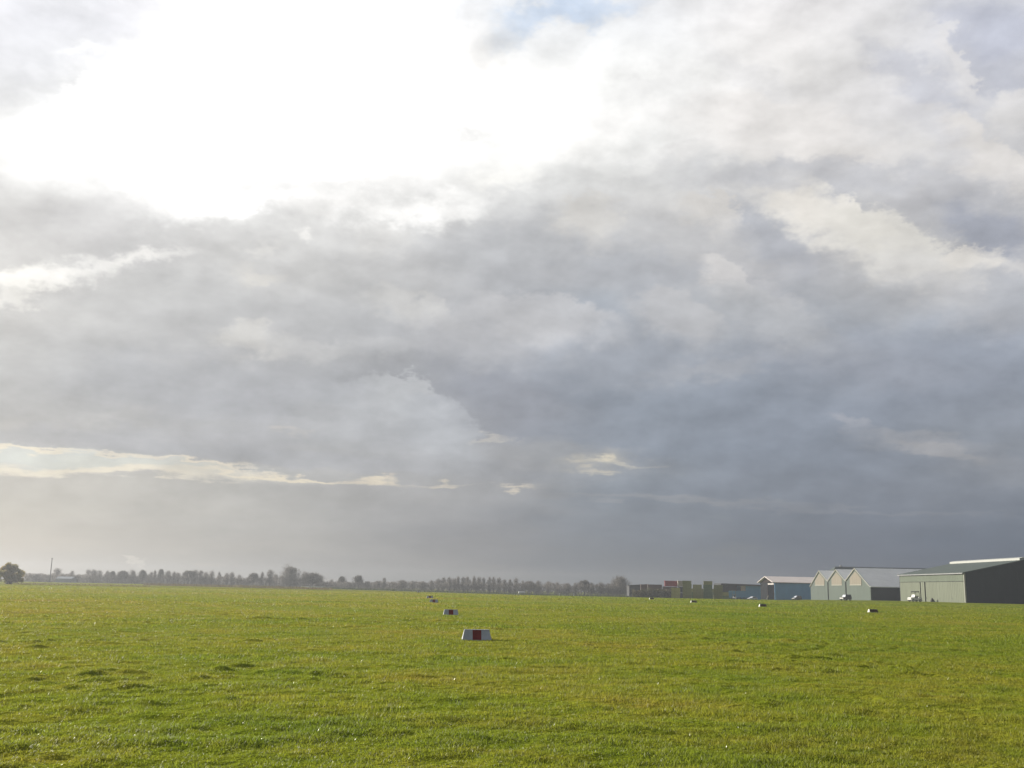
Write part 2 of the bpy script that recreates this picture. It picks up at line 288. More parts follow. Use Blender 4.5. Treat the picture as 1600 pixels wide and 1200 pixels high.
    mo = math_('ADD', mo, 0.78)
    # billows are lit from the upper left: brighten where the cloud thins towards the sun
    def shifted(v, off):
        n = N('ShaderNodeVectorMath'); n.operation = 'ADD'; L(v, n.inputs[0]); n.inputs[1].default_value = off; return n.outputs[0]
    emb = math_('SUBTRACT', noise(fl.outputs[0], 8.0, 7.0, 0.56), noise(shifted(fl.outputs[0], (-.012, 0, .022)), 8.0, 7.0, 0.56))
    emb2 = math_('SUBTRACT', noise(fl.outputs[0], 24.0, 6.0, 0.58), noise(shifted(fl.outputs[0], (-.004, 0, .008)), 24.0, 6.0, 0.58))
    mo = math_('ADD', mo, math_('ADD', math_('MULTIPLY', emb, 0.95), math_('MULTIPLY', emb2, 0.13)))
    mo = math_('ADD', math_('MULTIPLY', math_('SUBTRACT', mo, 1.0), damp), 1.0)
    sc = N('ShaderNodeVectorMath'); sc.operation = 'SCALE'; L(cur, sc.inputs[0]); L(mo, sc.inputs['Scale'])
    cur = sc.outputs[0]

    # overhead the deck closes to plain grey
    zen = N('ShaderNodeMapRange'); zen.interpolation_type = 'SMOOTHSTEP'; L(el, zen.inputs[0]); zen.inputs[1].default_value = 33.0; zen.inputs[2].default_value = 48.0
    zc = N('ShaderNodeMixRGB'); L(noise(deck, 1.9, 6.0, 0.58), zc.inputs[0]); zc.inputs[1].default_value = (.42, .44, .49, 1); zc.inputs[2].default_value = (.70, .71, .72, 1)
    mx = N('ShaderNodeMixRGB'); L(zen.outputs[0], mx.inputs[0]); L(cur, mx.inputs[1]); L(zc.outputs[0], mx.inputs[2])
    cur = mx.outputs[0]
    # the rest of the sky, behind the photographer: broken grey cloud
    rear = N('ShaderNodeMapRange'); L(y, rear.inputs[0]); rear.inputs[1].default_value = 0.55; rear.inputs[2].default_value = 0.0
    rr_ = N('ShaderNodeValToRGB'); L(noise(deck, 1.3, 7.0, 0.58), rr_.inputs[0])
    rr_.color_ramp.elements[0].position = 0.36; rr_.color_ramp.elements[0].color = (0.15, 0.17, 0.21, 1)
    rr_.color_ramp.elements[1].position = 0.66; rr_.color_ramp.elements[1].color = (0.37, 0.39, 0.42, 1)
    mx = N('ShaderNodeMixRGB'); L(rear.outputs[0], mx.inputs[0]); L(cur, mx.inputs[1]); L(rr_.outputs[0], mx.inputs[2])
    cur = mx.outputs[0]
    # colours above are as exposed: take the exposure back out
    sc = N('ShaderNodeVectorMath'); sc.operation = 'SCALE'; L(cur, sc.inputs[0]); sc.inputs['Scale'].default_value = 2.0**(-EXPOSURE)
    bg_c = N('ShaderNodeBackground'); L(sc.outputs[0], bg_c.inputs[0]); bg_c.inputs[1].default_value = 1.0

    sky = N('ShaderNodeTexSky'); sky.sky_type = 'NISHITA'; sky.sun_disc = False
    sky.sun_elevation = SUN_EL; sky.sun_rotation = SUN_AZ % (2*math.pi)
    sky.air_density = 1.0; sky.dust_density = 1.5; sky.ozone_density = 1.0
    bg_s = N('ShaderNodeBackground'); L(sky.outputs[0], bg_s.inputs[0]); bg_s.inputs[1].default_value = 0.10
    cover = N('ShaderNodeMapRange'); L(noise(deck, 0.8, 5.0, 0.55), cover.inputs[0])
    cover.inputs[1].default_value = 0.30; cover.inputs[2].default_value = 0.40
    cover.inputs[3].default_value = 0.93; cover.inputs[4].default_value = 0.985
    mix = N('ShaderNodeMixShader'); L(cover.outputs[0], mix.inputs[0]); L(bg_s.outputs[0], mix.inputs[1]); L(bg_c.outputs[0], mix.inputs[2])
    out = N('ShaderNodeOutputWorld'); L(mix.outputs[0], out.inputs[0])
    w.cycles.sampling_method = 'MANUAL'; w.cycles.sample_map_resolution = 512

build_world()

# ------------------------------------------------------------------ helpers
def tag(o, label=None, cat=None, group=None, kind=None):
    if label: o['label'] = label
    if cat: o['category'] = cat
    if group: o['group'] = group
    if kind: o['kind'] = kind
    return o

def empty(name, loc=(0, 0, 0), rz=0.0):
    o = bpy.data.objects.new(name, None); o.empty_display_size = 0.5
    o.location = loc; o.rotation_euler = (0, 0, rz); col.objects.link(o); return o

def copy_tree(o, parent=None):
    c = o.copy(); col.objects.link(c)
    if parent is not None: c.parent = parent
    for ch in list(o.children): copy_tree(ch, c)
    return c

class MB:
    """collects simple solids and links them as one mesh"""
    def __init__(s): s.v = []; s.f = []; s.mi = []
    def add(s, verts, faces, mi=0):
        b = len(s.v); s.v += [tuple(q) for q in verts]
        for f in faces: s.f.append([b+i for i in f]); s.mi.append(mi)
    def box(s, x0, x1, y0, y1, z0, z1, mi=0):
        s.add([(x0,y0,z0),(x1,y0,z0),(x1,y1,z0),(x0,y1,z0),(x0,y0,z1),(x1,y0,z1),(x1,y1,z1),(x0,y1,z1)],
              [(0,3,2,1),(4,5,6,7),(0,1,5,4),(1,2,6,5),(2,3,7,6),(3,0,4,7)], mi)
    def prism(s, pts, axis, a, b, mi=0):
        """pts: 2-D outline in the other two axes, extruded along axis from a to b"""
        def P(q, t):
            return {'x': (t, q[0], q[1]), 'y': (q[0], t, q[1]), 'z': (q[0], q[1], t)}[axis]
        n = len(pts)
        vs = [P(q, a) for q in pts] + [P(q, b) for q in pts]
        fs = [list(range(n))[::-1], [n+i for i in range(n)]]
        for i in range(n):
            j = (i+1) % n; fs.append([i, j, n+j, n+i])
        s.add(vs, fs, mi)
    def tube(s, pts, rad, seg=8, mi=0, caps=True):
        pts = [Vector(p) for p in pts]; rings = []
        b = len(s.v)
        for i, p in enumerate(pts):
            t = (pts[min(i+1, len(pts)-1)] - pts[max(i-1, 0)]).normalized()
            a = t.orthogonal().normalized(); c = t.cross(a)
            r = rad[i] if hasattr(rad, '__len__') else rad
            for k in range(seg):
                th = 2*math.pi*k/seg
                s.v.append(tuple(p + a*math.cos(th)*r + c*math.sin(th)*r))
        for i in range(len(pts)-1):
            for k in range(seg):
                q = (k+1) % seg
                s.f.append([b+i*seg+k, b+i*seg+q, b+(i+1)*seg+q, b+(i+1)*seg+k]); s.mi.append(mi)
        if caps:
            s.f.append([b+k for k in range(seg)][::-1]); s.mi.append(mi)
            s.f.append([b+(len(pts)-1)*seg+k for k in range(seg)]); s.mi.append(mi)
    def frustum(s, base, top, mi=0):
        n = len(base)
        fs = [list(range(n))[::-1], [n+i for i in range(n)]]
        for i in range(n):
            j = (i+1) % n; fs.append([i, j, n+j, n+i])
        s.add(list(base)+list(top), fs, mi)
    def build(s, name, mats, parent=None, bevel=0.0, smooth=False):
        me = bpy.data.meshes.new(name); me.from_pydata(s.v, [], s.f)
        if not isinstance(mats, (list, tuple)): mats = [mats]
        for q in mats: me.materials.append(q)
        me.polygons.foreach_set('material_index', s.mi)
        bm = bmesh.new(); bm.from_mesh(me)
        bmesh.ops.recalc_face_normals(bm, faces=bm.faces[:])
        if bevel > 0:
            bmesh.ops.bevel(bm, geom=bm.edges[:], offset=bevel, segments=2, affect='EDGES', clamp_overlap=True)
        bm.to_mesh(me); bm.free()
        if smooth: me.polygons.foreach_set('use_smooth', [True]*len(me.polygons))
        me.update()
        o = bpy.data.objects.new(name, me); col.objects.link(o)
        if parent is not None: o.parent = parent
        return o

def build_each(mb, name, mats, parent):
    """every disconnected piece of the collected solids becomes an object of its own"""
    par = list(range(len(mb.v)))
    def find(a):
        while par[a] != a: par[a] = par[par[a]]; a = par[a]
        return a
    for f in mb.f:
        for q in f[1:]: par[find(q)] = find(f[0])
    groups = {}
    for f, mi in zip(mb.f, mb.mi): groups.setdefault(find(f[0]), []).append((f, mi))
    out = []
    for fs in groups.values():
        s = MB(); ids = sorted({q for f, _ in fs for q in f}); k = {q: i for i, q in enumerate(ids)}
        s.v = [mb.v[q] for q in ids]; s.f = [[k[q] for q in f] for f, _ in fs]; s.mi = [mi for _, mi in fs]
        out.append(s.build(name, mats, parent))
    return out

def np_mesh(name, verts, tris, quads, mat, attrs=None):
    me = bpy.data.meshes.new(name)
    nv = len(verts); nt = 0 if tris is None else len(tris); nq = 0 if quads is None else len(quads)
    me.vertices.add(nv); me.vertices.foreach_set('co', np.ascontiguousarray(verts, dtype=np.float32).ravel())
    idx = []; starts = []; tot = []
    p = 0
    if nq:
        idx.append(np.asarray(quads, np.int32).ravel()); starts.append(np.arange(nq, dtype=np.int32)*4); p = nq*4
    if nt:
        idx.append(np.asarray(tris, np.int32).ravel()); starts.append(p + np.arange(nt, dtype=np.int32)*3)
    idx = np.concatenate(idx); starts = np.concatenate(starts)
    me.loops.add(len(idx)); me.loops.foreach_set('vertex_index', idx)
    me.polygons.add(len(starts)); me.polygons.foreach_set('loop_start', starts)
    for k, a in (attrs or {}).items():
        at_ = me.attributes.new(k, 'FLOAT', 'POINT'); at_.data.foreach_set('value', np.ascontiguousarray(a, dtype=np.float32))
    me.materials.append(mat)
    me.update(calc_edges=True)
    o = bpy.data.objects.new(name, me); col.objects.link(o)
    return o

def vnoise(x, y, seed=0):
    xi = np.floor(x).astype(np.int64); yi = np.floor(y).astype(np.int64)
    fx = x-xi; fy = y-yi
    fx = fx*fx*fx*(fx*(fx*6-15)+10); fy = fy*fy*fy*(fy*(fy*6-15)+10)
    def h(a, b):
        n = (a*374761393 + b*668265263 + seed*982451653) & 0xffffffff
        n = ((n ^ (n >> 13)) * 1274126177) & 0xffffffff
        n = (n ^ (n >> 16)) & 0xffffff
        return n/float(0xffffff)
    return (h(xi, yi)*(1-fx)*(1-fy) + h(xi+1, yi)*fx*(1-fy) + h(xi, yi+1)*(1-fx)*fy + h(xi+1, yi+1)*fx*fy)*2-1

def fbm(x, y, scale, octaves=3, seed=0):
    s = 0; a = 1.0; t = 0.0; f = 1.0/scale
    for i in range(octaves):
        ca, sa = math.cos(0.6*i), math.sin(0.6*i)
        s = s + a*vnoise((x*ca-y*sa)*f+17.3*i, (x*sa+y*ca)*f-9.1*i, seed+i*31); t += a; a *= 0.5; f *= 2.0
    return s/t

def sstep(a, b, v):
    t = np.clip((v-a)/(b-a), 0, 1); return t*t*(3-2*t)

FALL_R = [-.45, -.30, -.12, .04, .13, .25, .29, .345, .43]
FALL_W = [0.0, 0.0, 0.6, 1.4, 1.4, 1.3, 0.8, 0.25, 0.0]
def fall(x, y):
    """the meadow dips about a metre beyond the airstrip"""
    x = np.asarray(x, float); y = np.asarray(y, float)
    r = np.where(y > 1, x/np.maximum(y, 1), 0)
    return -np.interp(r, FALL_R, FALL_W)*sstep(240, 470, y)

RUTS = [[(11.6,43.2),(11.9,40.5),(11.2,36.8),(9.9,33.2),(8.0,30.5)],
        [(12.9,37.5),(12.6,35.8),(11.6,33.5),(10.2,31.6)],
        [(13.6,38.3),(13.2,35.4),(11.8,32.6),(9.4,30.2)]]
def rut_depth(x, y):
    d = np.full(x.shape, 9.0)
    sel = (x > 6) & (x < 16) & (y > 28) & (y < 46)
    xs, ys = x[sel], y[sel]; dd = np.full(xs.shape, 9.0)
    for line in RUTS:
        for (ax, ay), (bx, by) in zip(line[:-1], line[1:]):
            ux, uy = bx-ax, by-ay; l2 = ux*ux+uy*uy
            t = np.clip(((xs-ax)*ux+(ys-ay)*uy)/l2, 0, 1)
            dd = np.minimum(dd, np.hypot(xs-ax-t*ux, ys-ay-t*uy))
    d[sel] = dd
    return np.exp(-(d/0.13)**2)

def relief(x, y):
    d = np.hypot(x, y)
    k = 1.0/(1.0+(d/120.0)**2)
    b1 = fbm(x, y, 1.5, 3, 3)
    return fall(x, y) + k*(0.06*fbm(x, y, 9.0, 2, 11) + 0.035*b1 + 0.036*fbm(x, y, 0.42, 3, 7) + 0.10*np.exp(-((y-50.2-.06*(x+11))/.22)**2)*sstep(-12.8, -11.5, x)*(1-sstep(-10, -9, x))*(1+.8*fbm(x, y, .7, 2, 29)) + 0.105*np.maximum(fbm(x, y, 0.50, 2, 19)-.22, 0)*np.clip(.6+1.6*fbm(x, y, 4.0, 2, 23), 0, 1.3)) - 0.03*rut_depth(x, y)

def gz(x, y):
    return float(relief(np.array([float(x)]), np.array([float(y)]))[0])

def hor(px): return 902 + .0205*px                  # where the level of the eye lies in the photograph
def bx(px, Y): return Y*(px-793.8)/1635.0           # bearing at a distance
def hz(px, py, Y): return EYE + (hor(px)-py)*Y/1635.0   # height at a distance

# ------------------------------------------------------------------ materials
def mat(name, c, rough=0.7, var=0.25, scale=1.5, metal=0.0, spec=0.12, c2=None, stripes=None, bump=0.0, stretch=(1, 1, 1)):
    ma = bpy.data.materials.new(name); ma.use_nodes = True
    nt = ma.node_tree; b = nt.nodes['Principled BSDF']
    b.inputs['Roughness'].default_value = rough; b.inputs['Metallic'].default_value = metal
    b.inputs['Specular IOR Level'].default_value = spec
    tc = nt.nodes.new('ShaderNodeTexCoord'); mp = nt.nodes.new('ShaderNodeMapping'); nt.links.new(tc.outputs['Object'], mp.inputs[0])
    mp.inputs['Scale'].default_value = stretch
    n = nt.nodes.new('ShaderNodeTexNoise'); n.inputs['Scale'].default_value = scale; n.inputs['Detail'].default_value = 6
    n.inputs['Roughness'].default_value = 0.65
    nt.links.new(mp.outputs[0], n.inputs['Vector'])
    r = nt.nodes.new('ShaderNodeValToRGB'); nt.links.new(n.outputs['Fac'], r.inputs[0])
    d = c2 or tuple(v*(1-var) for v in c)
    u_ = tuple(min(1, v*(1+var*0.6)) for v in c)
    r.color_ramp.elements[0].position = 0.3; r.color_ramp.elements[0].color = (*d, 1)
    r.color_ramp.elements[1].position = 0.7; r.color_ramp.elements[1].color = (*u_, 1)
    nt.links.new(r.outputs[0], b.inputs['Base Color'])
    if bump:
        bp = nt.nodes.new('ShaderNodeBump'); bp.inputs['Strength'].default_value = bump; bp.inputs['Distance'].default_value = 0.05
        nt.links.new(n.outputs['Fac'], bp.inputs['Height']); nt.links.new(bp.outputs[0], b.inputs['Normal'])
    return ma

M = {}
M['white'] = mat('white_paint', (.41,.435,.485), .6, .22, 2.2)
M['marker_dark'] = mat('dark_side_paint', (.085,.06,.05), .7, .25, 3.0)  # dark brown on the long sides of the right row
M['red'] = mat('red_paint', (.20,.04,.035), .5, .25, 3.0)
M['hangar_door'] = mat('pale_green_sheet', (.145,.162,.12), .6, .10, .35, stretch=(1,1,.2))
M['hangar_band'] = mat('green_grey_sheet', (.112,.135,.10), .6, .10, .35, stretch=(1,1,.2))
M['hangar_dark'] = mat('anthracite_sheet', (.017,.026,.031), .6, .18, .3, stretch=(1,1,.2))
M['roof_green'] = mat('dark_green_roof', (.065,.085,.078), .65, .2, .25)
M['lantern'] = mat('white_rooflight', (.40,.41,.39), .5, .06, .6)
M['dark_gap'] = mat('dark_recess', (.02,.022,.02), .9, .2, 1.0)
M['hall_wall'] = mat('grey_green_sheet', (.082,.105,.09), .65, .14, .3, stretch=(1,1,.25))
M['hall_roof'] = mat('pale_fibre_cement', (.80,.80,.78), .6, .10, .25, spec=.4)
M['panel'] = mat('cream_sheet', (.21,.185,.145), .6, .10, .5)
M['trim'] = mat('pale_trim', (.30,.30,.26), .6, .08, 1.0)
M['blue'] = mat('blue_sheet', (.10,.30,.52), .6, .12, .3, stretch=(1,1,.3))
M['shed_roof'] = mat('pale_pink_roof', (.62,.56,.54), .75, .10, .3)
M['brown'] = mat('dark_brown_boards', (.032,.025,.022), 1.0, .25, .6, spec=0)
M['grey_wall'] = mat('grey_boards', (.022,.024,.027), 1.0, .2, .5, spec=0)
M['dark_roof'] = mat('dark_felt_roof', (.035,.037,.042), .8, .2, .5)
M['crate_g'] = mat('pale_green_crate', (.33,.32,.22), .7, .18, 1.2)
M['crate_t'] = mat('teal_grey_crate', (.25,.29,.23), .7, .18, 1.2)
M['crate_y'] = mat('yellow_green_crate', (.40,.38,.24), .7, .18, 1.2)
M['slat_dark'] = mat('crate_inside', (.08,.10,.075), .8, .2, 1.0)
M['cont_red'] = mat('red_container', (.36,.035,.05), .6, .15, .6)
M['cont_brown'] = mat('brown_red_container', (.12,.06,.055), .7, .2, .6)
M['cont_green'] = mat('olive_container', (.07,.085,.045), .7, .2, .6)
M['cont_cream'] = mat('cream_container', (.46,.38,.32), .65, .1, .6)
M['cont_grey'] = mat('dark_grey_sheet', (.05,.052,.06), .7, .2, .5)
M['steel'] = mat('grey_steel', (.25,.25,.26), .45, .15, 2.0, metal=.4)
M['tyre'] = mat('black_rubber', (.02,.02,.02), .85, .2, 4.0)
M['rim'] = mat('wheel_metal', (.45,.45,.46), .4, .1, 4.0, metal=.7)
M['glass'] = mat('car_glass', (.03,.035,.04), .12, .1, 2.0, spec=.8)
M['lamp'] = mat('headlamp_glass', (.75,.75,.75), .15, .05, 3.0, spec=.8)
M['screen'] = mat('sky_reflecting_glass', (.85,.87,.9), .18, .05, 2.0, metal=.85)
M['car_silver'] = mat('silver_car_paint', (.52,.54,.57), .3, .05, 2.0, spec=.6)
M['car_dark'] = mat('dark_car_paint', (.03,.033,.035), .3, .1, 2.0, spec=.6)
M['car_blue'] = mat('slate_car_paint', (.07,.08,.10), .3, .1, 2.0, spec=.6)
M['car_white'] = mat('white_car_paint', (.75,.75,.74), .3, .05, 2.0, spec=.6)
M['tarp'] = mat('dark_tarpaulin', (.045,.045,.042), .8, .3, 3.0, bump=.4)
M['bark'] = mat('grey_brown_bark', (.085,.072,.06), .9, .3, 2.0)
M['bark2'] = mat('dark_bark', (.05,.045,.038), .9, .3, 2.0)
M['pale_board'] = mat('pale_board', (.55,.52,.50), .7, .1, 2.0)
M['mast'] = mat('dark_mast', (.06,.06,.062), .6, .1, 2.0)
M['greenhouse'] = mat('pale_glasshouse', (.17,.20,.23), .35, .1, .5, spec=.6)
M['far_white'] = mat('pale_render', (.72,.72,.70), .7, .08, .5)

def leafy(name, c1, c2, trans=0.25, scale=0.5):
    ma = bpy.data.materials.new(name); ma.use_nodes = True; nt = ma.node_tree
    b = nt.nodes['Principled BSDF']; b.inputs['Roughness'].default_value = .75; b.inputs['Specular IOR Level'].default_value = .2
    tc = nt.nodes.new('ShaderNodeTexCoord')
    n = nt.nodes.new('ShaderNodeTexNoise'); n.inputs['Scale'].default_value = scale; n.inputs['Detail'].default_value = 5
    nt.links.new(tc.outputs['Object'], n.inputs['Vector'])
    r = nt.nodes.new('ShaderNodeValToRGB'); nt.links.new(n.outputs['Fac'], r.inputs[0])
    r.color_ramp.elements[0].position = .35; r.color_ramp.elements[0].color = (*c1, 1)
    r.color_ramp.elements[1].position = .65; r.color_ramp.elements[1].color = (*c2, 1)
    nt.links.new(r.outputs[0], b.inputs['Base Color'])
    t = nt.nodes.new('ShaderNodeBsdfTranslucent'); nt.links.new(r.outputs[0], t.inputs[0])
    mx = nt.nodes.new('ShaderNodeMixShader'); mx.inputs[0].default_value = trans
    nt.links.new(b.outputs[0], mx.inputs[1]); nt.links.new(t.outputs[0], mx.inputs[2])
    nt.links.new(mx.outputs[0], nt.nodes['Material Output'].inputs[0])
    return ma
M['twig'] = leafy('bare_twigs', (.14,.128,.12), (.20,.18,.165), .35)
M['twig_dark'] = leafy('dense_dark_twigs', (.095,.09,.08), (.15,.135,.12), .3)
M['bush'] = leafy('autumn_bush_leaves', (.20,.21,.08), (.36,.27,.12), .5, .8)
M['reed'] = leafy('brown_reeds', (.13,.10,.045), (.20,.16,.07), .3, .2)
M['olive'] = leafy('olive_scrub_leaves', (.045,.05,.02), (.10,.075,.035), .25, .4)
M['herb'] = leafy('dark_bank_grass', (.035,.055,.015), (.06,.08,.022), .3, .2)

def grass_colour(nt, vec):
    """patchy meadow colour from position"""
    def nz(s, d=4, ro=.6):
        n = nt.nodes.new('ShaderNodeTexNoise'); n.inputs['Scale'].default_value = s; n.inputs['Detail'].default_value = d
        n.inputs['Roughness'].default_value = ro; nt.links.new(vec, n.inputs['Vector']); return n.outputs['Fac']
    def mth(op, a, b):
        n = nt.nodes.new('ShaderNodeMath'); n.operation = op
        for i, v in enumerate((a, b)):
            if isinstance(v, (int, float)): n.inputs[i].default_value = v
            else: nt.links.new(v, n.inputs[i])
        return n.outputs[0]
    v = mth('ADD', mth('MULTIPLY', nz(.045, 3), .45), mth('ADD', mth('MULTIPLY', nz(.35, 4), .35), mth('MULTIPLY', nz(2.2, 3), .2)))
    sx = nt.nodes.new('ShaderNodeSeparateXYZ'); nt.links.new(vec, sx.inputs[0])      # backlight put into the colour: yellower at left, greener at right
    sh = nt.nodes.new('ShaderNodeMapRange'); nt.links.new(sx.outputs[0], sh.inputs[0])
    sh.inputs[1].default_value = -14; sh.inputs[2].default_value = 22; sh.inputs[3].default_value = .022; sh.inputs[4].default_value = -.04
    v = mth('ADD', v, sh.outputs[0])
    r = nt.nodes.new('ShaderNodeValToRGB'); nt.links.new(v, r.inputs[0])
    cr = r.color_ramp
    cr.elements[0].position = .36; cr.elements[0].color = (*GRASS[0], 1)
    cr.elements[1].position = .66; cr.elements[1].color = (*GRASS[3], 1)
    e = cr.elements.new(.47); e.color = (*GRASS[1], 1)
    e = cr.elements.new(.57); e.color = (*GRASS[2], 1)
    return r.outputs[0]
GRASS = [(.150,.220,.016), (.214,.252,.022), (.282,.270,.032), (.315,.24,.055)]

def make_grass_mats():
    g = bpy.data.materials.new('grass_blade'); g.use_nodes = True; nt = g.node_tree
    b = nt.nodes['Principled BSDF']; b.inputs['Specular IOR Level'].default_value = .28
    tc = nt.nodes.new('ShaderNodeTexCoord')
    c = grass_colour(nt, tc.outputs['Object'])
    at_ = nt.nodes.new('ShaderNodeAttribute'); at_.attribute_name = 'tint'
    mr = nt.nodes.new('ShaderNodeMapRange'); nt.links.new(at_.outputs['Fac'], mr.inputs[0]); mr.inputs[3].default_value = .65; mr.inputs[4].default_value = 1.3
    sc = nt.nodes.new('ShaderNodeVectorMath'); sc.operation = 'SCALE'; nt.links.new(c, sc.inputs[0]); nt.links.new(mr.outputs[0], sc.inputs['Scale'])
    nt.links.new(sc.outputs[0], b.inputs['Base Color'])
    # a few blades are wet and glint
    mr2 = nt.nodes.new('ShaderNodeMapRange'); nt.links.new(at_.outputs['Fac'], mr2.inputs[0])
    mr2.inputs[1].default_value = .92; mr2.inputs[2].default_value = .99; mr2.inputs[3].default_value = .55; mr2.inputs[4].default_value = .30
    nt.links.new(mr2.outputs[0], b.inputs['Roughness'])
    t = nt.nodes.new('ShaderNodeBsdfTranslucent'); nt.links.new(sc.outputs[0], t.inputs[0])
    mx = nt.nodes.new('ShaderNodeMixShader'); mx.inputs[0].default_value = .5
    nt.links.new(b.outputs[0], mx.inputs[1]); nt.links.new(t.outputs[0], mx.inputs[2])
    nt.links.new(mx.outputs[0], nt.nodes['Material Output'].inputs[0])
    M['blade'] = g
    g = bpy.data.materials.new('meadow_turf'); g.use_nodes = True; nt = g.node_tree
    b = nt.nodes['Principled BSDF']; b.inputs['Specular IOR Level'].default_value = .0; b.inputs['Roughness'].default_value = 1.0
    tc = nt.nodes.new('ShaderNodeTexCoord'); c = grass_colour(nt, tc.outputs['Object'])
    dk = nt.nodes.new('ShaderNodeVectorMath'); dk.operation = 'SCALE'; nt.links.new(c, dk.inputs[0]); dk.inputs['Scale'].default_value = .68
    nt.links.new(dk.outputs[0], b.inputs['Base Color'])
    n = nt.nodes.new('ShaderNodeTexNoise'); n.inputs['Scale'].default_value = 6; n.inputs['Detail'].default_value = 5
    nt.links.new(tc.outputs['Object'], n.inputs['Vector'])
    bp = nt.nodes.new('ShaderNodeBump'); bp.inputs['Strength'].default_value = .8; bp.inputs['Distance'].default_value = .12
    nt.links.new(n.outputs['Fac'], bp.inputs['Height']); nt.links.new(bp.outputs[0], b.inputs['Normal'])
    M['turf'] = g
make_grass_mats()

# ------------------------------------------------------------------ ground
def make_ground():
    an = np.concatenate([np.radians(np.arange(-40, 40, .13)), np.radians(np.arange(40, 320, 4.0))])   # clockwise from straight ahead
    rad = [0.8]
    while rad[-1] < 7: rad.append(rad[-1]*1.12)
    while rad[-1] < 75: rad.append(rad[-1]*1.0055)
    while rad[-1] < 600: rad.append(rad[-1]*1.02)
    while rad[-1] < 1150: rad.append(rad[-1]*1.1)
    rad = np.array(rad); na, nr = len(an), len(rad)
    A, D = np.meshgrid(an, rad)
    X = np.sin(A)*D; Y = np.cos(A)*D
    Z = relief(X.ravel(), Y.ravel()).reshape(X.shape)
    v = np.stack([X, Y, Z], -1).reshape(-1, 3)
    v = np.concatenate([v, [[0, 0, gz(0, 0)]]]); c = len(v)-1
    i, j = np.meshgrid(np.arange(nr-1), np.arange(na), indexing='ij')
    a = i*na+j; b = i*na+(j+1) % na
    q = np.stack([a, a+na, b+na, b], -1).reshape(-1, 4)
    k = np.arange(na); t = np.stack([np.full(na, c), k, (k+1) % na], -1)
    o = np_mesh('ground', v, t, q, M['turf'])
    o.data.polygons.foreach_set('use_smooth', np.ones(len(o.data.polygons), dtype=bool))
    tag(o, 'wide flat grass airfield meadow running to the tree line', 'meadow', kind='structure')
make_ground()

def make_grass():
    rng = np.random.default_rng(5)
    V = []; T = []; Q = []; TI = []; off = 0
    half = R(33)
    #            d0   d1  density  width   length  segments
    bands = [(6.5, 14, 4600, .009, .044, 2), (14, 24, 1800, .013, .050, 1), (24, 42, 620, .02, .062, 1),
             (42, 80, 180, .036, .075, 1), (80, 150, 34, .075, .095, 1), (150, 260, 8, .15, .12, 1)]
    for d0, d1, den, w, ln, seg in bands:
        area = half*(d1*d1-d0*d0)
        n = int(area*den)
        d = np.sqrt(rng.uniform(d0*d0, d1*d1, n)); a = rng.uniform(-half, half, n)
        x = np.sin(a)*d; y = np.cos(a)*d
        tus = fbm(x, y, 0.55, 3, 41)
        keep = rng.random(n) < np.clip(.95+.5*tus, .75, 1) * (1-.4*rut_depth(x, y))
        x, y, tus = x[keep], y[keep], tus[keep]; n = len(x)
        z = relief(x, y)
        L_ = ln*np.clip(1+1.0*tus+.7*np.maximum(fbm(x, y, 2.3, 2, 77), 0), .72, 2.2)*rng.uniform(.55, 1.25, n)*(1-.6*rut_depth(x, y))
        W_ = w*rng.uniform(.6, 1.3, n)
        yaw = rng.uniform(0, 2*np.pi, n); lean = np.abs(rng.normal(.95, .40, n)); ld = rng.uniform(0, 2*np.pi, n)
        cx, sx = np.cos(yaw)*W_*.5, np.sin(yaw)*W_*.5
        lx, ly = np.cos(ld)*np.sin(lean), np.sin(ld)*np.sin(lean); lz = np.cos(lean)
        p = np.stack([x, y, z-.01], -1); s = np.stack([cx, sx, np.zeros(n)], -1)
        up = np.stack([lx*.55, ly*.55, .4+.6*lz], -1)*L_[:, None]*.55
        tip = up + np.stack([lx*1.3, ly*1.3, lz*.8], -1)*L_[:, None]*.5
        tint = rng.random(n)*(1.0 if d1 <= 24 else .88)
        if seg == 2:
            v = np.stack([p-s, p+s, p+up+s*.75, p+up-s*.75, p+tip], 1).reshape(-1, 3)
            b = off+np.arange(n)*5
            Q.append(np.stack([b, b+1, b+2, b+3], -1)); T.append(np.stack([b+3, b+2, b+4], -1)); k = 5
        else:
            v = np.stack([p-s, p+s, p+tip], 1).reshape(-1, 3)
            b = off+np.arange(n)*3; T.append(np.stack([b, b+1, b+2], -1)); k = 3
        V.append(v); TI.append(np.repeat(tint, k)); off += n*k
    o = np_mesh('grass', np.concatenate(V), np.concatenate(T), np.concatenate(Q), M['blade'], {'tint': np.concatenate(TI)})
    tag(o, 'short wet yellow green grass covering the airfield', 'grass', kind='stuff')
make_grass()

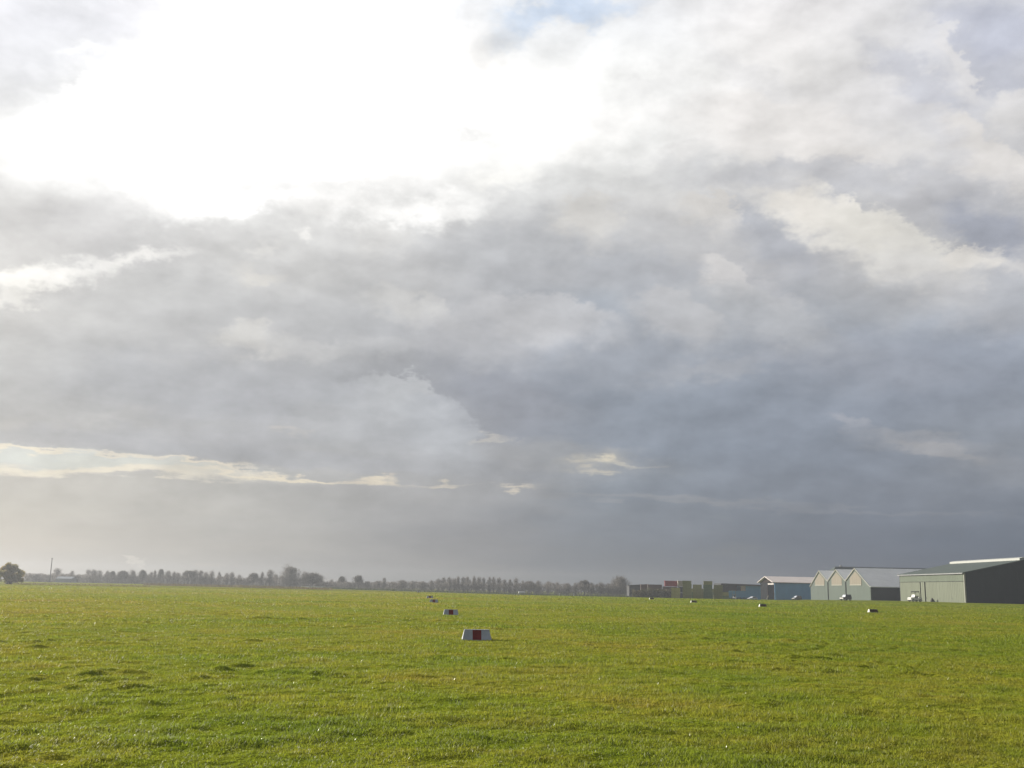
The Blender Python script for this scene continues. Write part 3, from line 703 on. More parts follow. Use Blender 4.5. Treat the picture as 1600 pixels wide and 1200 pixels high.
# ------------------------------------------------------------------ runway markers
def make_marker(dark=False):
    root = empty('runway_marker')
    mb = MB()
    xb = [-.465, -.14, .14, .465]; xt = [-.40, -.14, .14, .40]; yb, yt, h = .27, .09, .325
    for i in range(3):
        base = [(xb[i], -yb, .03), (xb[i+1], -yb, .03), (xb[i+1], yb, .03), (xb[i], yb, .03)]
        top = [(xt[i], -yt, h), (xt[i+1], -yt, h), (xt[i+1], yt, h), (xt[i], yt, h)]
        b = len(mb.v); mb.v += base+top
        fs = [(0, 3, 2, 1), (4, 5, 6, 7), (0, 1, 5, 4), (2, 3, 7, 6)]
        if i == 0: fs.append((3, 0, 4, 7))
        if i == 2: fs.append((1, 2, 6, 5))
        for f in fs:
            mb.f.append([b+k for k in f])
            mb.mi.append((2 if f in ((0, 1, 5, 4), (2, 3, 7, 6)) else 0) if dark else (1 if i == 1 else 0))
    mb.build('body', [M['far_white'] if dark else M['white'], M['red'], M['marker_dark']], root)  # brighter white on the dark markers' ends paints in their sunlit look
    s = MB(); s.box(-.472, .472, -.277, .277, -.03, .028); s.build('base_strip', M['white'], root)
    s = MB(); s.box(-.405, .405, -.095, .095, .327, .342); s.build('top_strip', M['white'], root)
    return root

GRP_L = 'red and white markers in the left row'
GRP_R = 'dark sided white ended markers in the right row'
MARKS = [(747, 33.8, 5, GRP_L, 'nearest and largest red and white wedge marker on the grass'),
         (706, 64.5, 6, GRP_L, 'second nearest red banded white marker, just left behind the largest one'),
         (679, 112, 5, GRP_L, 'third marker of the left row, small with a half hidden one at its left'),
         (672.5, 150, 7, GRP_L, 'dark little marker peeping out behind the third one of the left row'),
         (654.5, 312, 5, GRP_L, 'farthest tiny pinkish marker of the left row near the field edge'),
         (1363, 104.5, 4, GRP_R, 'largest marker of the right row, in front of the hangars, left end sunlit'),
         (1191.5, 132, 5, GRP_R, 'white ended marker on the grass in front of the blue shed'),
         (1084, 164, 4, GRP_R, 'small white ended marker on the grass below the stacked crates'),
         (1018.5, 208, 5, GRP_R, 'farthest white speck of a marker in the right row, below the dark barn')]
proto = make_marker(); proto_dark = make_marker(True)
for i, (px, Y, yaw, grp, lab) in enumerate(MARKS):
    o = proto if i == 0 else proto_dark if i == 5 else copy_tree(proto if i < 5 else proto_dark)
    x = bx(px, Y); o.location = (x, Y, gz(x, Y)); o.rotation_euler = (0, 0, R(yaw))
    tag(o, lab, 'marker', grp)

post_lab = ['left one of two white stub posts far off before the dark bank', 'right one of two white stub posts far off before the dark bank']
for i, px in enumerate((874.5, 897)):
    Y = 262; x = bx(px, Y)
    mb = MB(); mb.tube([(0, 0, -.1), (0, 0, .62)], [.11, .10], 10); mb.tube([(0, 0, .62), (0, 0, .70)], [.13, .06], 10)
    o = mb.build('marker_post', M['white']); o.location = (x, Y, gz(x, Y))
    tag(o, post_lab[i], 'post', 'white posts at the field edge')

# ------------------------------------------------------------------ big green hangar
def hangar():
    X0, X1, Y0, Y1, E, RZ = 139.5, 178.5, 319.0, 372.0, 9.0, 13.3
    XR = (X0+X1)/2; g = -0.3
    root = empty('hangar', (X0, Y0, 0)); tag(root, 'large dark hangar with pale green sliding doors and white strip along its ridge', 'hangar')
    def P(x): return x-X0
    mb = MB()                                                  # far gable, right side, near gable
    W, D = X1-X0, Y1-Y0
    mb.prism([(0, g), (W, g), (W, E), (W/2, RZ-.15), (0, E)], 'y', 0, .3)
    mb.prism([(0, g), (W, g), (W, E), (W/2, RZ-.15), (0, E)], 'y', D-.3, D)
    mb.box(W-.3, W, .3, D-.3, g, E)
    for k in range(1, int(W/1.5)):                             # corrugation ribs of the near gable
        x = k*1.5; mb.box(x-.06, x+.06, -.05, -.001, g, E+(RZ-E-.3)*(1-abs(x-W/2)/(W/2)))
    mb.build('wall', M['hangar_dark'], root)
    mb = MB(); zb = 6.5
    mb.box(-.02, .3, .3, D-.3, zb, E-.05)
    for k in range(1, int(D/1.2)): mb.box(-.05, -.021, k*1.2-.05, k*1.2+.05, zb, E-.05)
    mb.build('fascia', M['hangar_band'], root)
    mb = MB(); mb.box(.5, .6, .3, D-.3, g, zb); mb.box(-.01, .5, .3, D-.3, zb-.14, zb-.01); mb.build('dark_recess', M['dark_gap'], root)
    for (a, b, pr) in ((.35, 10.1, 0), (10.16, 20.0, .03), (20.05, 30.1, 0), (31.0, 34.0, .05), (34.95, 43.6, 0), (43.66, D-.35, .03)):
        mb = MB(); mb.box(.05-pr, .2-pr, a, b, g+.05, zb-.15)
        n = max(2, int((b-a)/1.1))
        for k in range(1, n):
            y = a+(b-a)*k/n; mb.box(.015-pr, .049-pr, y-.05, y+.05, g+.05, zb-.15)
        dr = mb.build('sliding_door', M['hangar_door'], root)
        if a < 32:
            h = MB(); h.box(-.06-pr, .05-pr, b-.5, b-.42, .9, 1.3); h.build('handle', M['steel'], dr)
    mb = MB(); mb.box(-.08, .36, -.08, .28, g, E-.02); mb.build('corner_trim', M['trim'], root)
    mb = MB()
    ov = .5; dz = (RZ-E)/(W/2)
    for s in (0, 1):
        xe = -ov if s == 0 else W+ov; sg = 1 if s == 0 else -1
        e0 = E-ov*dz
        mb.prism([(xe, e0+.02), (W/2, RZ+.02), (W/2, RZ+.22), (xe, e0+.22)], 'y', -.35, D+.35)
    mb.build('roof', M['roof_green'], root)
    mb = MB(); mb.box(-ov-.16, -ov-.005, -.3, D+.3, E-.32, E-.06); mb.build('gutter', M['steel'], root)
    mb = MB()
    mb.prism([(W/2-1.6, RZ-.1), (W/2+1.6, RZ-.1), (W/2+1.6, RZ+.55), (W/2, RZ+.9), (W/2-1.6, RZ+.55)], 'y', 1.0, D-1.0)
    lt = mb.build('rooflight', M['lantern'], root)
hangar()

# ------------------------------------------------------------------ triple gabled hall
def hall():
    X0, D = 133.2, 46.0
    root = empty('gabled_hall', (X0, 384, 0)); tag(root, 'grey green hall with three pale gables side by side', 'hall')
    prof = [(384, 4.8), (400, 11.6), (411.5, 7.0), (423, 11.55), (434.5, 7.0), (446, 11.45), (460, 5.0)]
    pr = [(y-384, z) for y, z in prof]
    g = -1.0
    mb = MB()
    n = len(pr)
    out = [(0, g)]+[(y, z-.05) for y, z in pr]+[(76, g)]
    # front and back gable walls from three butted panels each
    for (a, b, c) in ((0, 1, 2), (2, 3, 4), (4, 5, 6)):
        pg = [(pr[a][0], g), (pr[a][0], pr[a][1]-.05), (pr[b][0], pr[b][1]-.05), (pr[c][0], pr[c][1]-.05), (pr[c][0], g)]
        mb.prism(pg, 'x', 0, .3); mb.prism(pg, 'x', D-.3, D)
    build_each(mb, 'gable_wall', M['hall_wall'], root)
    mb = MB(); mb.box(.3, D-.3, 75.7, 76, g, 4.9); mb.build('side_wall', M['hangar_dark'], root)  # far side, in the same shade-darkened sheet as the near one
    mb = MB(); mb.box(.3, D-.3, 0, .3, g, 4.7)
    for k in range(1, 30): mb.box(.3+k*1.5, .42+k*1.5, -.05, -.001, g, 4.7)
    mb.build('side_wall', M['hangar_dark'], root)  # same cladding as the gables, its shade put into a darker sheet
    mb = MB()
    for i in range(6):
        (ya, za), (yb, zb) = pr[i], pr[i+1]
        sl = (zb-za)/(yb-ya)
        if i == 0: ya, za = ya-.6, za-.6*sl
        if i == 5: yb, zb = yb+.6, zb+.6*sl
        mb.prism([(ya, za+.02), (yb, zb+.02), (yb, zb+.24), (ya, za+.24)], 'x', -.25, D+.2)
    mb.build('roof', M['hall_roof'], root)
    for i in range(6):                                         # pale barge boards along the rakes
        (ya, za), (yb, zb) = pr[i], pr[i+1]
        mb = MB(); mb.prism([(ya, za-.12), (yb, zb-.12), (yb, zb+.26), (ya, za+.26)], 'x', -.38, -.255)
        mb.build('barge_board', M['trim'], root)
    for (b, wl, wr, sl, sr) in ((1, 6.6, 6.6, .425, .40), (3, 6.6, 6.6, .396, .396), (5, 6.6, 6.8, .387, .46)):
        yc, zc = pr[b]; zb = 5.6; m_ = 1.0
        pts = [(yc-wl, zb), (yc+wr, zb), (yc+wr, zc-m_-sr*wr), (yc, zc-m_), (yc-wl, zc-m_-sl*wl)]
        mb = MB(); mb.prism(pts, 'x', -.12, -.003)
        p = mb.build('gable_panel', M['panel'], root)
        f = MB(); f.box(-.2, -.121, yc-wl-.1, yc+wr+.1, zb-.32, zb); f.build('sill', M['trim'], p)
        f = MB()
        for k in (-4.4, -2.2, 0, 2.2, 4.4): f.box(-.15, -.121, yc+k-.05, yc+k+.05, zb, zc-m_-.45*abs(k)-.1)
        build_each(f, 'panel_rib', M['trim'], p)
    for y in (pr[2][0], pr[4][0]):
        mb = MB(); mb.tube([(-.2, y, g), (-.2, y, 6.6)], .16, 8); mb.build('downpipe', M['dark_gap'], root)
hall()

# ------------------------------------------------------------------ long dark barn behind the hall
def long_barn():
    root = empty('long_barn', (151, 500, 0)); tag(root, 'long dark roofed barn rising behind the three gables', 'barn')
    L_, hw, e, rz, g = 96.0, 13.0, 8.5, 14.6, -1.2
    mb = MB(); mb.prism([(-hw, g), (hw, g), (hw, e), (0, rz-.1), (-hw, e)], 'x', 5.5, L_); mb.build('wall', M['hall_wall'], root)
    mb = MB()
    o = .5; s = (rz-e)/hw
    ye, ze = hw+o, e-o*s
    # hipped at the left end
    A = [(-.5, -ye, ze), (L_, -ye, ze), (L_, 0, rz), (6, 0, rz)]
    B = [(L_, ye, ze), (-.5, ye, ze), (6, 0, rz), (L_, 0, rz)]
    C_ = [(-.5, ye, ze), (-.5, -ye, ze), (6, 0, rz)]
    for poly in (A, B, C_):
        n = len(poly); top = [(p[0], p[1], p[2]+.25) for p in poly]
        mb.frustum(poly, top)
    mb.build('roof', M['roof_green'], root)
    mb = MB(); mb.tube([(8.6, 0, rz), (8.6, 0, rz+.9)], .5, 10); mb.build('roof_vent', M['steel'], root)
long_barn()

# ------------------------------------------------------------------ blue shed with pale roof
def blue_shed():
    X0, Y0 = 122.5, 480.0
    root = empty('blue_shed', (X0, Y0, 0)); tag(root, 'blue walled shed with pale roof and dark open gable', 'shed')
    L_, W, e, rz, g = 44.0, 28.0, 6.6, 9.2, -1.5
    mb = MB(); mb.box(0, L_, 0, .3, g, e); mb.box(0, L_, W-.3, W, g, e); mb.box(L_-.3, L_, .3, W-.3, g, e)
    for k in range(1, 28): mb.box(k*1.5-.05, k*1.5+.05, -.06, -.001, g, e)
    mb.build('wall', M['blue'], root)
    mb = MB(); mb.box(.02, .3, .3, 2.0, g, e); mb.build('corner_panel', M['grey_wall'], root)
    mb = MB(); mb.box(.02, .3, 13.2, W-.3, g, e); build_each(mb, 'gable_wall', M['grey_wall'], root)
    mb = MB(); mb.prism([(.4, e+.001), (W-.4, e+.001), (W/2, rz-.1)], 'x', .1, .35); mb.build('gable_board', M['brown'], root)
    mb = MB(); mb.box(.12, .28, 2.0, 13.2, 5.6, 6.2); mb.build('lintel', M['pale_board'], root)
    mb = MB(); mb.box(6, 6.2, .3, W-.3, g, e); mb.build('partition', M['brown'], root)
    mb = MB(); s = (rz-e)/(W/2); o = .9
    mb.prism([(-o, e-o*s+.02), (W/2, rz+.02), (W/2, rz+.3), (-o, e-o*s+.3)], 'x', -1.2, L_+.4)
    mb.prism([(W+o, e-o*s+.02), (W/2, rz+.02), (W/2, rz+.3), (W+o, e-o*s+.3)], 'x', -1.2, L_+.4)
    mb.build('roof', M['shed_roof'], root)
    mb = MB(); mb.box(-1.0, L_, -.75, -.45, e-.35, e-.18); mb.build('gutter', M['dark_gap'], root)
    b = MB(); b.prism([(-.35, 0), (.15, 0), (.75, 1.9), (.45, 2.0)], 'y', -.05, .05)
    x, y = 121.2, 489.2
    o = b.build('leaning_board', M['pale_board'], bevel=.01); o.location = (x, y, gz(x, y)); o.rotation_euler = (0, 0, R(10))
    tag(o, 'pale slanted board standing in the dark opening of the blue shed', 'board')
blue_shed()

def flat_shed():
    Y = 470.0; X0, X1 = bx(1128, Y), bx(1189, Y)
    root = empty('flat_roofed_shed', (X0, Y, 0)); tag(root, 'low blue shed with dark flat roof and open bays, left of the pale roofed shed', 'shed')
    W = X1-X0; g = -1.6
    xa, xb = bx(1158, Y)-X0, bx(1165.5, Y)-X0
    mb = MB(); mb.box(xb, W, 0, .25, g, 4.7); mb.box(0, W, 13.7, 14, g, 4.7); mb.box(W-.25, W, .25, 13.7, g, 4.7); mb.build('wall', M['blue'], root)
    mb = MB(); mb.box(bx(1139, Y)-X0, xb, -.02, .22, g, 2.4); mb.build('low_wall', M['blue'], root)
    mb = MB(); mb.box(xa, xb-.01, 0, .2, 2.42, 4.7); mb.build('cream_panel', M['cont_cream'], root)
    for x in (0.1, (bx(1139, Y)-X0), xa-.25):
        mb = MB(); mb.box(x, x+.22, .02, .24, g, 4.7); build_each(mb, 'post', M['dark_gap'], root)
    mb = MB(); mb.box(0, xa, 8, 8.2, g, 4.7); mb.build('rear_wall', M['cont_grey'], root)
    mb = MB(); mb.prism([(-.4, 4.72), (W+.4, 4.72), (W+.4, 5.3), (-.4, 5.6)], 'y', -.8, 14.5); mb.build('roof', M['dark_roof'], root)
flat_shed()

# ------------------------------------------------------------------ storage yard: crates and containers
def crate_mesh(w, d, h):
    mb = MB(); t = .07
    for (x0, x1, y0, y1) in ((-w/2, w/2, -d/2, -d/2+t), (-w/2, w/2, d/2-t, d/2), (-w/2, -w/2+t, -d/2+t, d/2-t), (w/2-t, w/2, -d/2+t, d/2-t)):
        n = 4; sh = (h-.05)/n
        for k in range(n): mb.box(x0, x1, y0, y1, .012+k*sh, .012+(k+1)*sh-.012)
    return mb
def make_crate(mt):
    w, d, h = 2.5, 1.3, .985
    root = empty('storage_crate')
    crate_mesh(w, d, h).build('slatted_sides', mt, root)
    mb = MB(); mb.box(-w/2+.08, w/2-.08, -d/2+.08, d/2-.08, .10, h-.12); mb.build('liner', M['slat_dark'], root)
    mb = MB()
    for x in (-w/2+.12, 0, w/2-.12): mb.box(x-.09, x+.09, -d/2+.08, d/2-.08, 0, .098)
    build_each(mb, 'skid', mt, root)
    mb = MB(); mb.box(-w/2+.01, w/2-.01, -d/2+.01, d/2-.01, h-.045, h-.005); mb.build('lid', mt, root)
    return root
crates = {k: make_crate(M[k]) for k in ('crate_g', 'crate_t', 'crate_y')}
used = set()
STACKS = [  # px centre, depth, crates, word
    (1074, 300, 5, 'crate_g', 'tallest crate stack, just right of the cream container'),
    (1090, 303, 4, 'crate_g', 'lower crate stack right of the tallest one'),
    (1106.5, 300, 5, 'crate_t', 'tall teal crate stack, third from the left'),
    (1122.5, 303, 4, 'crate_g', 'low crate stack at the right end of the row'),
    (1056, 304, 3, 'crate_y', 'short crate stack under the red container, yellow for its sunlit ends'),  # yellow colour stands in for sunlight on the crate ends
    (1081.5, 316, 3, 'crate_t', 'rear stack seen in the gap beside the tallest crate stack'),
    (1098, 317, 3, 'crate_g', 'rear stack seen in the gap left of the tall teal stack'),
    (1115, 316, 3, 'crate_t', 'rear stack seen in the gap right of the tall teal stack'),
    (1132, 308, 2, 'crate_t', 'small two crate pile farthest to the right')]
ORD = ['bottom', 'second', 'third', 'fourth', 'fifth']
for px, Y, n, kd, word in STACKS:
    x = bx(px, Y); z = gz(x, Y)
    for k in range(n):
        kk = kd if (k != n-1 or kd != 'crate_t') else 'crate_y'
        o = crates[kk] if kk not in used else copy_tree(crates[kk])
        used.add(kk)
        o.location = (x+random.Random(px+k).uniform(-.06, .06), Y, z+k*.99); o.rotation_euler = (0, 0, R(-11+random.Random(px*3+k).uniform(-1.5, 1.5)))
        tag(o, '%s crate of the %s' % ('topmost' if k == n-1 else ORD[k], word), 'crate', 'pale green crates stacked in the storage yard')

def make_container(mt, L_, H=2.5):
    root = empty('shipping_container'); W = 2.44
    mb = MB(); mb.box(-L_/2+.06, L_/2-.06, -W/2+.06, W/2-.06, .1, H-.06)
    n = int(L_/.4)
    for k in range(n):
        x = -L_/2+.3+k*(L_-.6)/(n-1)
        for s in (-1, 1): mb.box(x-.09, x+.09, s*(W/2-.03)-.03, s*(W/2-.03)+.03, .12, H-.1)
    mb.build('body', mt, root)
    mb = MB()
    for sx in (-1, 1):
        for sy in (-1, 1): mb.box(sx*(L_/2-.06)-.061, sx*(L_/2-.06)+.061, sy*(W/2-.06)-.061, sy*(W/2-.06)+.061, 0, H)
    build_each(mb, 'corner_post', mt, root)
    mb = MB(); mb.box(-L_/2+.01, -L_/2+.058, -W/2+.13, -.02, .15, H-.12); mb.box(-L_/2+.01, -L_/2+.058, .02, W/2-.13, .15, H-.12)
    dr = build_each(mb, 'door', mt, root)[0]
    mb = MB()
    for y in (-.7, -.25, .25, .7): mb.tube([(-L_/2-.02, y, .2), (-L_/2-.02, y, H-.18)], .025, 6)
    build_each(mb, 'lock_bar', M['steel'], dr)
    return root
CG = 'containers piled up left of the crates'
CONT = [('cont_red', 6.06, 1049.7, 450, 2, 'bright red container on top of the pile'),
        ('cont_brown', 6.06, 1047, 450, 1, 'rusty brown container directly under the red one'),
        ('cont_green', 6.06, 1049, 450, 0, 'olive container at the bottom under the red one'),
        ('cont_brown', 6.06, 1023, 452, 1, 'brown red container topmost left of the red one'),
        ('cont_green', 6.06, 1020, 452, 0, 'olive green container under the brown red one'),
        ('cont_brown', 6.06, 1012, 458, 1, 'brown red container lying highest at the left end of the pile'),
        ('cont_grey', 6.06, 1011, 458, 0, 'dark grey container at the bottom left end of the pile'),
        ('cont_cream', 2.9, 1064.5, 446, 2, 'small cream container standing in for a sunlit end, between red container and tallest crates'),  # cream colour paints in the sunlit end of the crates
        ('cont_grey', 2.9, 1066, 446, 1, 'dark grey container carrying the small cream one'),
        ('cont_grey', 2.9, 1065, 446, 0, 'dark grey container at ground level beneath two others')]
for mt, L_, px, Y, lv, lab in CONT:
    Hc = 2.9 if 450 < Y < 460 else 2.5
    o = make_container(M[mt], L_, Hc); x = bx(px, Y); o.location = (x, Y, gz(x, Y)-.05+lv*Hc)
    tag(o, lab, 'container', CG)

def dark_barn():
    Y = 480.0; X0, X1 = bx(983.5, Y), bx(1012, Y); W = X1-X0; g = -1.6
    root = empty('dark_barn', (X0, Y, 0)); tag(root, 'small dark grey barn beside the big round tree', 'barn')
    mb = MB(); mb.prism([(0, g), (W, g), (W, 4.3), (0, 3.7)], 'y', 0, 10); mb.build('wall', M['cont_grey'], root)
    mb = MB(); mb.prism([(-.3, 3.72), (W+.3, 4.32), (W+.3, 4.62), (-.3, 4.02)], 'y', -.5, 10.5); mb.build('roof', M['dark_roof'], root)
    mb = MB(); mb.box(2.2, 4.6, -.06, -.003, g, 1.7); mb.build('door', M['dark_gap'], root)
dark_barn()

# ------------------------------------------------------------------ vehicles
def wheel(parent, x, y, r, w):
    mb = MB(); mb.tube([(0, -w/2, 0), (0, -w*.42, 0), (0, w*.42, 0), (0, w/2, 0)], [r*.86, r, r, r*.86], 18)
    o = mb.build('wheel', M['tyre'], parent); o.location = (x, y, r)
    q = MB(); s = 1 if y > 0 else -1; q.tube([(0, s*w*.40, 0), (0, s*(w*.5+.012), 0)], [r*.6, r*.55], 14); q.build('rim', M['rim'], o)
def car(lab, L_, W, H, paint, loc, heading, low, cab_b, cab_t, belt, wr=.32):
    root = empty('parked_car', loc, heading); tag(root, lab, 'car', 'vehicles parked along the sheds')
    b = MB(); b.prism(low, 'y', -W/2, W/2); b.build('body', paint, root, bevel=.06)
    def ring(x0, x1, w, z): return [(x0, -w/2, z), (x1, -w/2, z), (x1, w/2, z), (x0, w/2, z)]
    zt = H-.07
    c = MB(); c.frustum(ring(cab_b[0], cab_b[1], W*.93, belt), ring(cab_t[0], cab_t[1], W*.76, zt)); c.build('window', M['glass'], root)
    c = MB(); c.frustum(ring(cab_t[0]-.03, cab_t[1]+.03, W*.78, zt+.002), ring(cab_t[0]+.12, cab_t[1]-.14, W*.68, H)); c.build('roof', paint, root, bevel=.02)
    for fx in (0.03, .5, .97):                                   # pillars
        c = MB()
        for s in (-1, 1):
            p0 = Vector((cab_b[0]+(cab_b[1]-cab_b[0])*fx, s*W*.468, belt)); p1 = Vector((cab_t[0]+(cab_t[1]-cab_t[0])*fx, s*W*.383, zt))
            c.tube([p0, p1], .045, 6)
        c.build('pillar', paint, root)
    for sx in (-.31, .31):
        for sy in (-1, 1): wheel(root, sx*L_, sy*(W/2-.08), wr, .2)
    for s in (-1, 1):
        c = MB(); c.box(L_/2-.05, L_/2+.05, s*W*.36-.14, s*W*.36+.14, .56, .70); c.build('headlight', M['lamp'], root, bevel=.02)
        c = MB(); c.box(-L_/2-.01, -L_/2+.04, s*W*.38-.1, s*W*.38+.1, .65, .85); c.build('tail_light', M['red'], root)
    x0, x1 = cab_b[1], cab_t[1]                                   # windscreen, a little proud of the cabin glass
    c = MB(); c.frustum([(x0+.012, -W*.43, belt+.03), (x0+.03, -W*.43, belt+.03), (x0+.03, W*.43, belt+.03), (x0+.012, W*.43, belt+.03)],
                        [(x1+.012, -W*.35, zt-.03), (x1+.03, -W*.35, zt-.03), (x1+.03, W*.35, zt-.03), (x1+.012, W*.35, zt-.03)])
    c.build('windscreen', M['screen'], root)
    c = MB(); c.box(L_/2+.001, L_/2+.03, -W*.47, W*.47, .52, low[2][1]-.02); c.build('nose_glint', M['car_white'], root, bevel=.01)  # white panel added to stand in for sun glint on the nose
    c = MB(); c.box(L_/2-.06, L_/2+.04, -W*.46, W*.46, .33, .5); c.build('bumper', M['dark_gap'], root, bevel=.03)
    return root
def place(px, Y, dz=0.0):
    x = bx(px, Y); return (x, Y, gz(x, Y)+dz)
head = R(214)    # noses turned to the left and towards the camera
L_ = 4.3
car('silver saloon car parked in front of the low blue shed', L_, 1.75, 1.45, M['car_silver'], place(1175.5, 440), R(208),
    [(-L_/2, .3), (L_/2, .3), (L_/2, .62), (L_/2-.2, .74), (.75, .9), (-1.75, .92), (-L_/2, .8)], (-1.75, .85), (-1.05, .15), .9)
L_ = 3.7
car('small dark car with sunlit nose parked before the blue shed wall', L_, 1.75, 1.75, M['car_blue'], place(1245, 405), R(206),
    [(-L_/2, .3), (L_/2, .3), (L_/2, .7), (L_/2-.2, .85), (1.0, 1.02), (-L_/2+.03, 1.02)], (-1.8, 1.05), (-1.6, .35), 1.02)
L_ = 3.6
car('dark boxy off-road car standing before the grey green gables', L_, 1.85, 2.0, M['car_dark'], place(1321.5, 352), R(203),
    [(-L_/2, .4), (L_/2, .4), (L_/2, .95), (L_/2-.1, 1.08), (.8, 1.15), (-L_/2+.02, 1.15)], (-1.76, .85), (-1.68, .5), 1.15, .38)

def buggy():
    x, y, z = place(1429.5, 334)
    root = empty('open_truck', (x, y, z), R(200)); tag(root, 'white open truck with tall dark frame before the hangar doors', 'truck', 'vehicles parked along the sheds')
    L_, W = 4.4, 1.8
    b = MB(); b.prism([(-L_/2, .45), (L_/2, .45), (L_/2, 1.15), (L_/2-.25, 1.32), (.75, 1.42), (.7, 1.05), (-.9, 1.05), (-.95, 1.32), (-L_/2, 1.32)], 'y', -W/2, W/2)
    b.build('body', M['car_white'], root, bevel=.05)
    f = MB()
    for s in (-1, 1):
        f.tube([(.72, s*.82, 1.42), (.55, s*.80, 3.0), (-1.15, s*.80, 3.0), (-1.3, s*.82, 1.32)], .07, 8)
    f.build('roll_frame', M['dark_gap'], root)
    f = MB(); f.box(-1.2, .62, -.88, .88, 3.06, 3.24); f.build('canopy', M['tarp'], root, bevel=.04)
    g_ = MB(); g_.frustum([(.70, -.8, 1.43), (.76, -.8, 1.43), (.76, .8, 1.43), (.70, .8, 1.43)], [(.45, -.76, 2.2), (.5, -.76, 2.2), (.5, .76, 2.2), (.45, .76, 2.2)])
    g_.build('windscreen', M['lamp'], root)  # white glass colour stands in for the bright sky it would mirror
    for s in (-1, 1):
        q = MB(); q.box(-.75, -.2, s*.4-.3, s*.4+.3, 1.06, 1.35); q.box(-.9, -.72, s*.4-.28, s*.4+.28, 1.35, 1.85); q.build('seat', M['dark_gap'], root, bevel=.05)
        q = MB(); q.box(L_/2-.02, L_/2+.03, s*.6-.13, s*.6+.13, .85, 1.05); q.build('headlight', M['lamp'], root, bevel=.02)
    q = MB(); q.box(-L_/2-.05, L_/2+.05, -W/2-.02, W/2+.02, .36, .52); q.build('sill', M['dark_gap'], root)
    for sx in (-1.35, 1.4):
        for sy in (-1, 1): wheel(root, sx, sy*(W/2-.06), .4, .24)
buggy()

def forklift():
    x, y, z = place(1147.5, 415)
    root = empty('forklift', (x, y, z), R(250)); tag(root, 'pale forklift with raised mast at the right end of the storage yard', 'forklift')
    b = MB(); b.prism([(-1.3, .35), (1.0, .35), (1.0, .75), (.3, .8), (-.2, 1.05), (-1.2, 1.2), (-1.35, .9)], 'y', -.6, .6); b.build('body', M['car_white'], root, bevel=.06)
    f = MB()
    for s in (-1, 1): f.tube([(.75, s*.5, .8), (.55, s*.48, 2.1), (-.8, s*.48, 2.15), (-1.0, s*.5, 1.2)], .05, 6)
    f.box(-.8, .55, -.48, .48, 2.1, 2.17); f.build('overhead_guard', M['steel'], root)
    f = MB()
    for s in (-1, 1): f.box(1.08, 1.22, s*.62-.07, s*.62+.07, .15, 3.5)
    f.box(1.08, 1.22, -1.05, 1.05, 3.5, 3.66); f.box(1.09, 1.2, -.55, .55, 1.9, 2.0); f.build('mast', M['steel'], root)
    f = MB()
    for s in (-1, 1): f.box(1.23, 2.2, s*.3-.06, s*.3+.06, .3, .36)
    f.box(1.23, 1.3, -.5, .5, .36, .8); f.build('fork', M['steel'], root)
    s = MB(); s.box(-.7, -.15, -.25, .25, 1.06, 1.2); s.box(-.8, -.68, -.25, .25, 1.2, 1.65); s.build('seat', M['dark_gap'], root, bevel=.04)
    for sx in (-.85, .7):
        for sy in (-1, 1): wheel(root, sx, sy*.5, .3, .2)
forklift()

def heap():
    x, y, z = place(1457.5, 341)
    bm = bmesh.new(); bmesh.ops.create_icosphere(bm, subdivisions=3, radius=1.0)
    rr = random.Random(4)
    for v in bm.verts:
        k = 1+.12*math.sin(5*v.co.x+1)*math.cos(4*v.co.y)+.05*math.sin(11*v.co.z+3*v.co.x)
        h = max(v.co.z, -.1)
        v.co = Vector((v.co.x*(.75-.45*h)*k-.28*h, v.co.y*(.7-.45*h)*k, h*1.35*k))
    me = bpy.data.meshes.new('tarpaulin_heap'); bm.to_mesh(me); bm.free(); me.materials.append(M['tarp'])
    me.polygons.foreach_set('use_smooth', [True]*len(me.polygons))
    o = bpy.data.objects.new('tarpaulin_heap', me); col.objects.link(o); o.location = (x, y, z)
    tag(o, 'small dark pointed heap at the foot of the hangar doors', 'heap')
heap()

# ------------------------------------------------------------------ trees and other growth
def slivers(P, Dr, ln, w, rng, curve=.0):
    """thin twig blades: P roots, Dr unit directions, ln lengths, w widths -> verts, tris"""
    n = len(P)
    a = rng.normal(size=(n, 3)); s = np.cross(Dr, a); s /= np.linalg.norm(s, axis=1)[:, None]+1e-9
    q = np.stack([P-s*(w*.5)[:, None], P+s*(w*.5)[:, None], P+Dr*ln[:, None]+s*(w*.25)[:, None], P+Dr*ln[:, None]-s*(w*.25)[:, None]], 1)
    v = q.reshape(-1, 3); b = np.arange(n)*4
    return v, np.stack([b, b+1, b+2, b+3], -1)

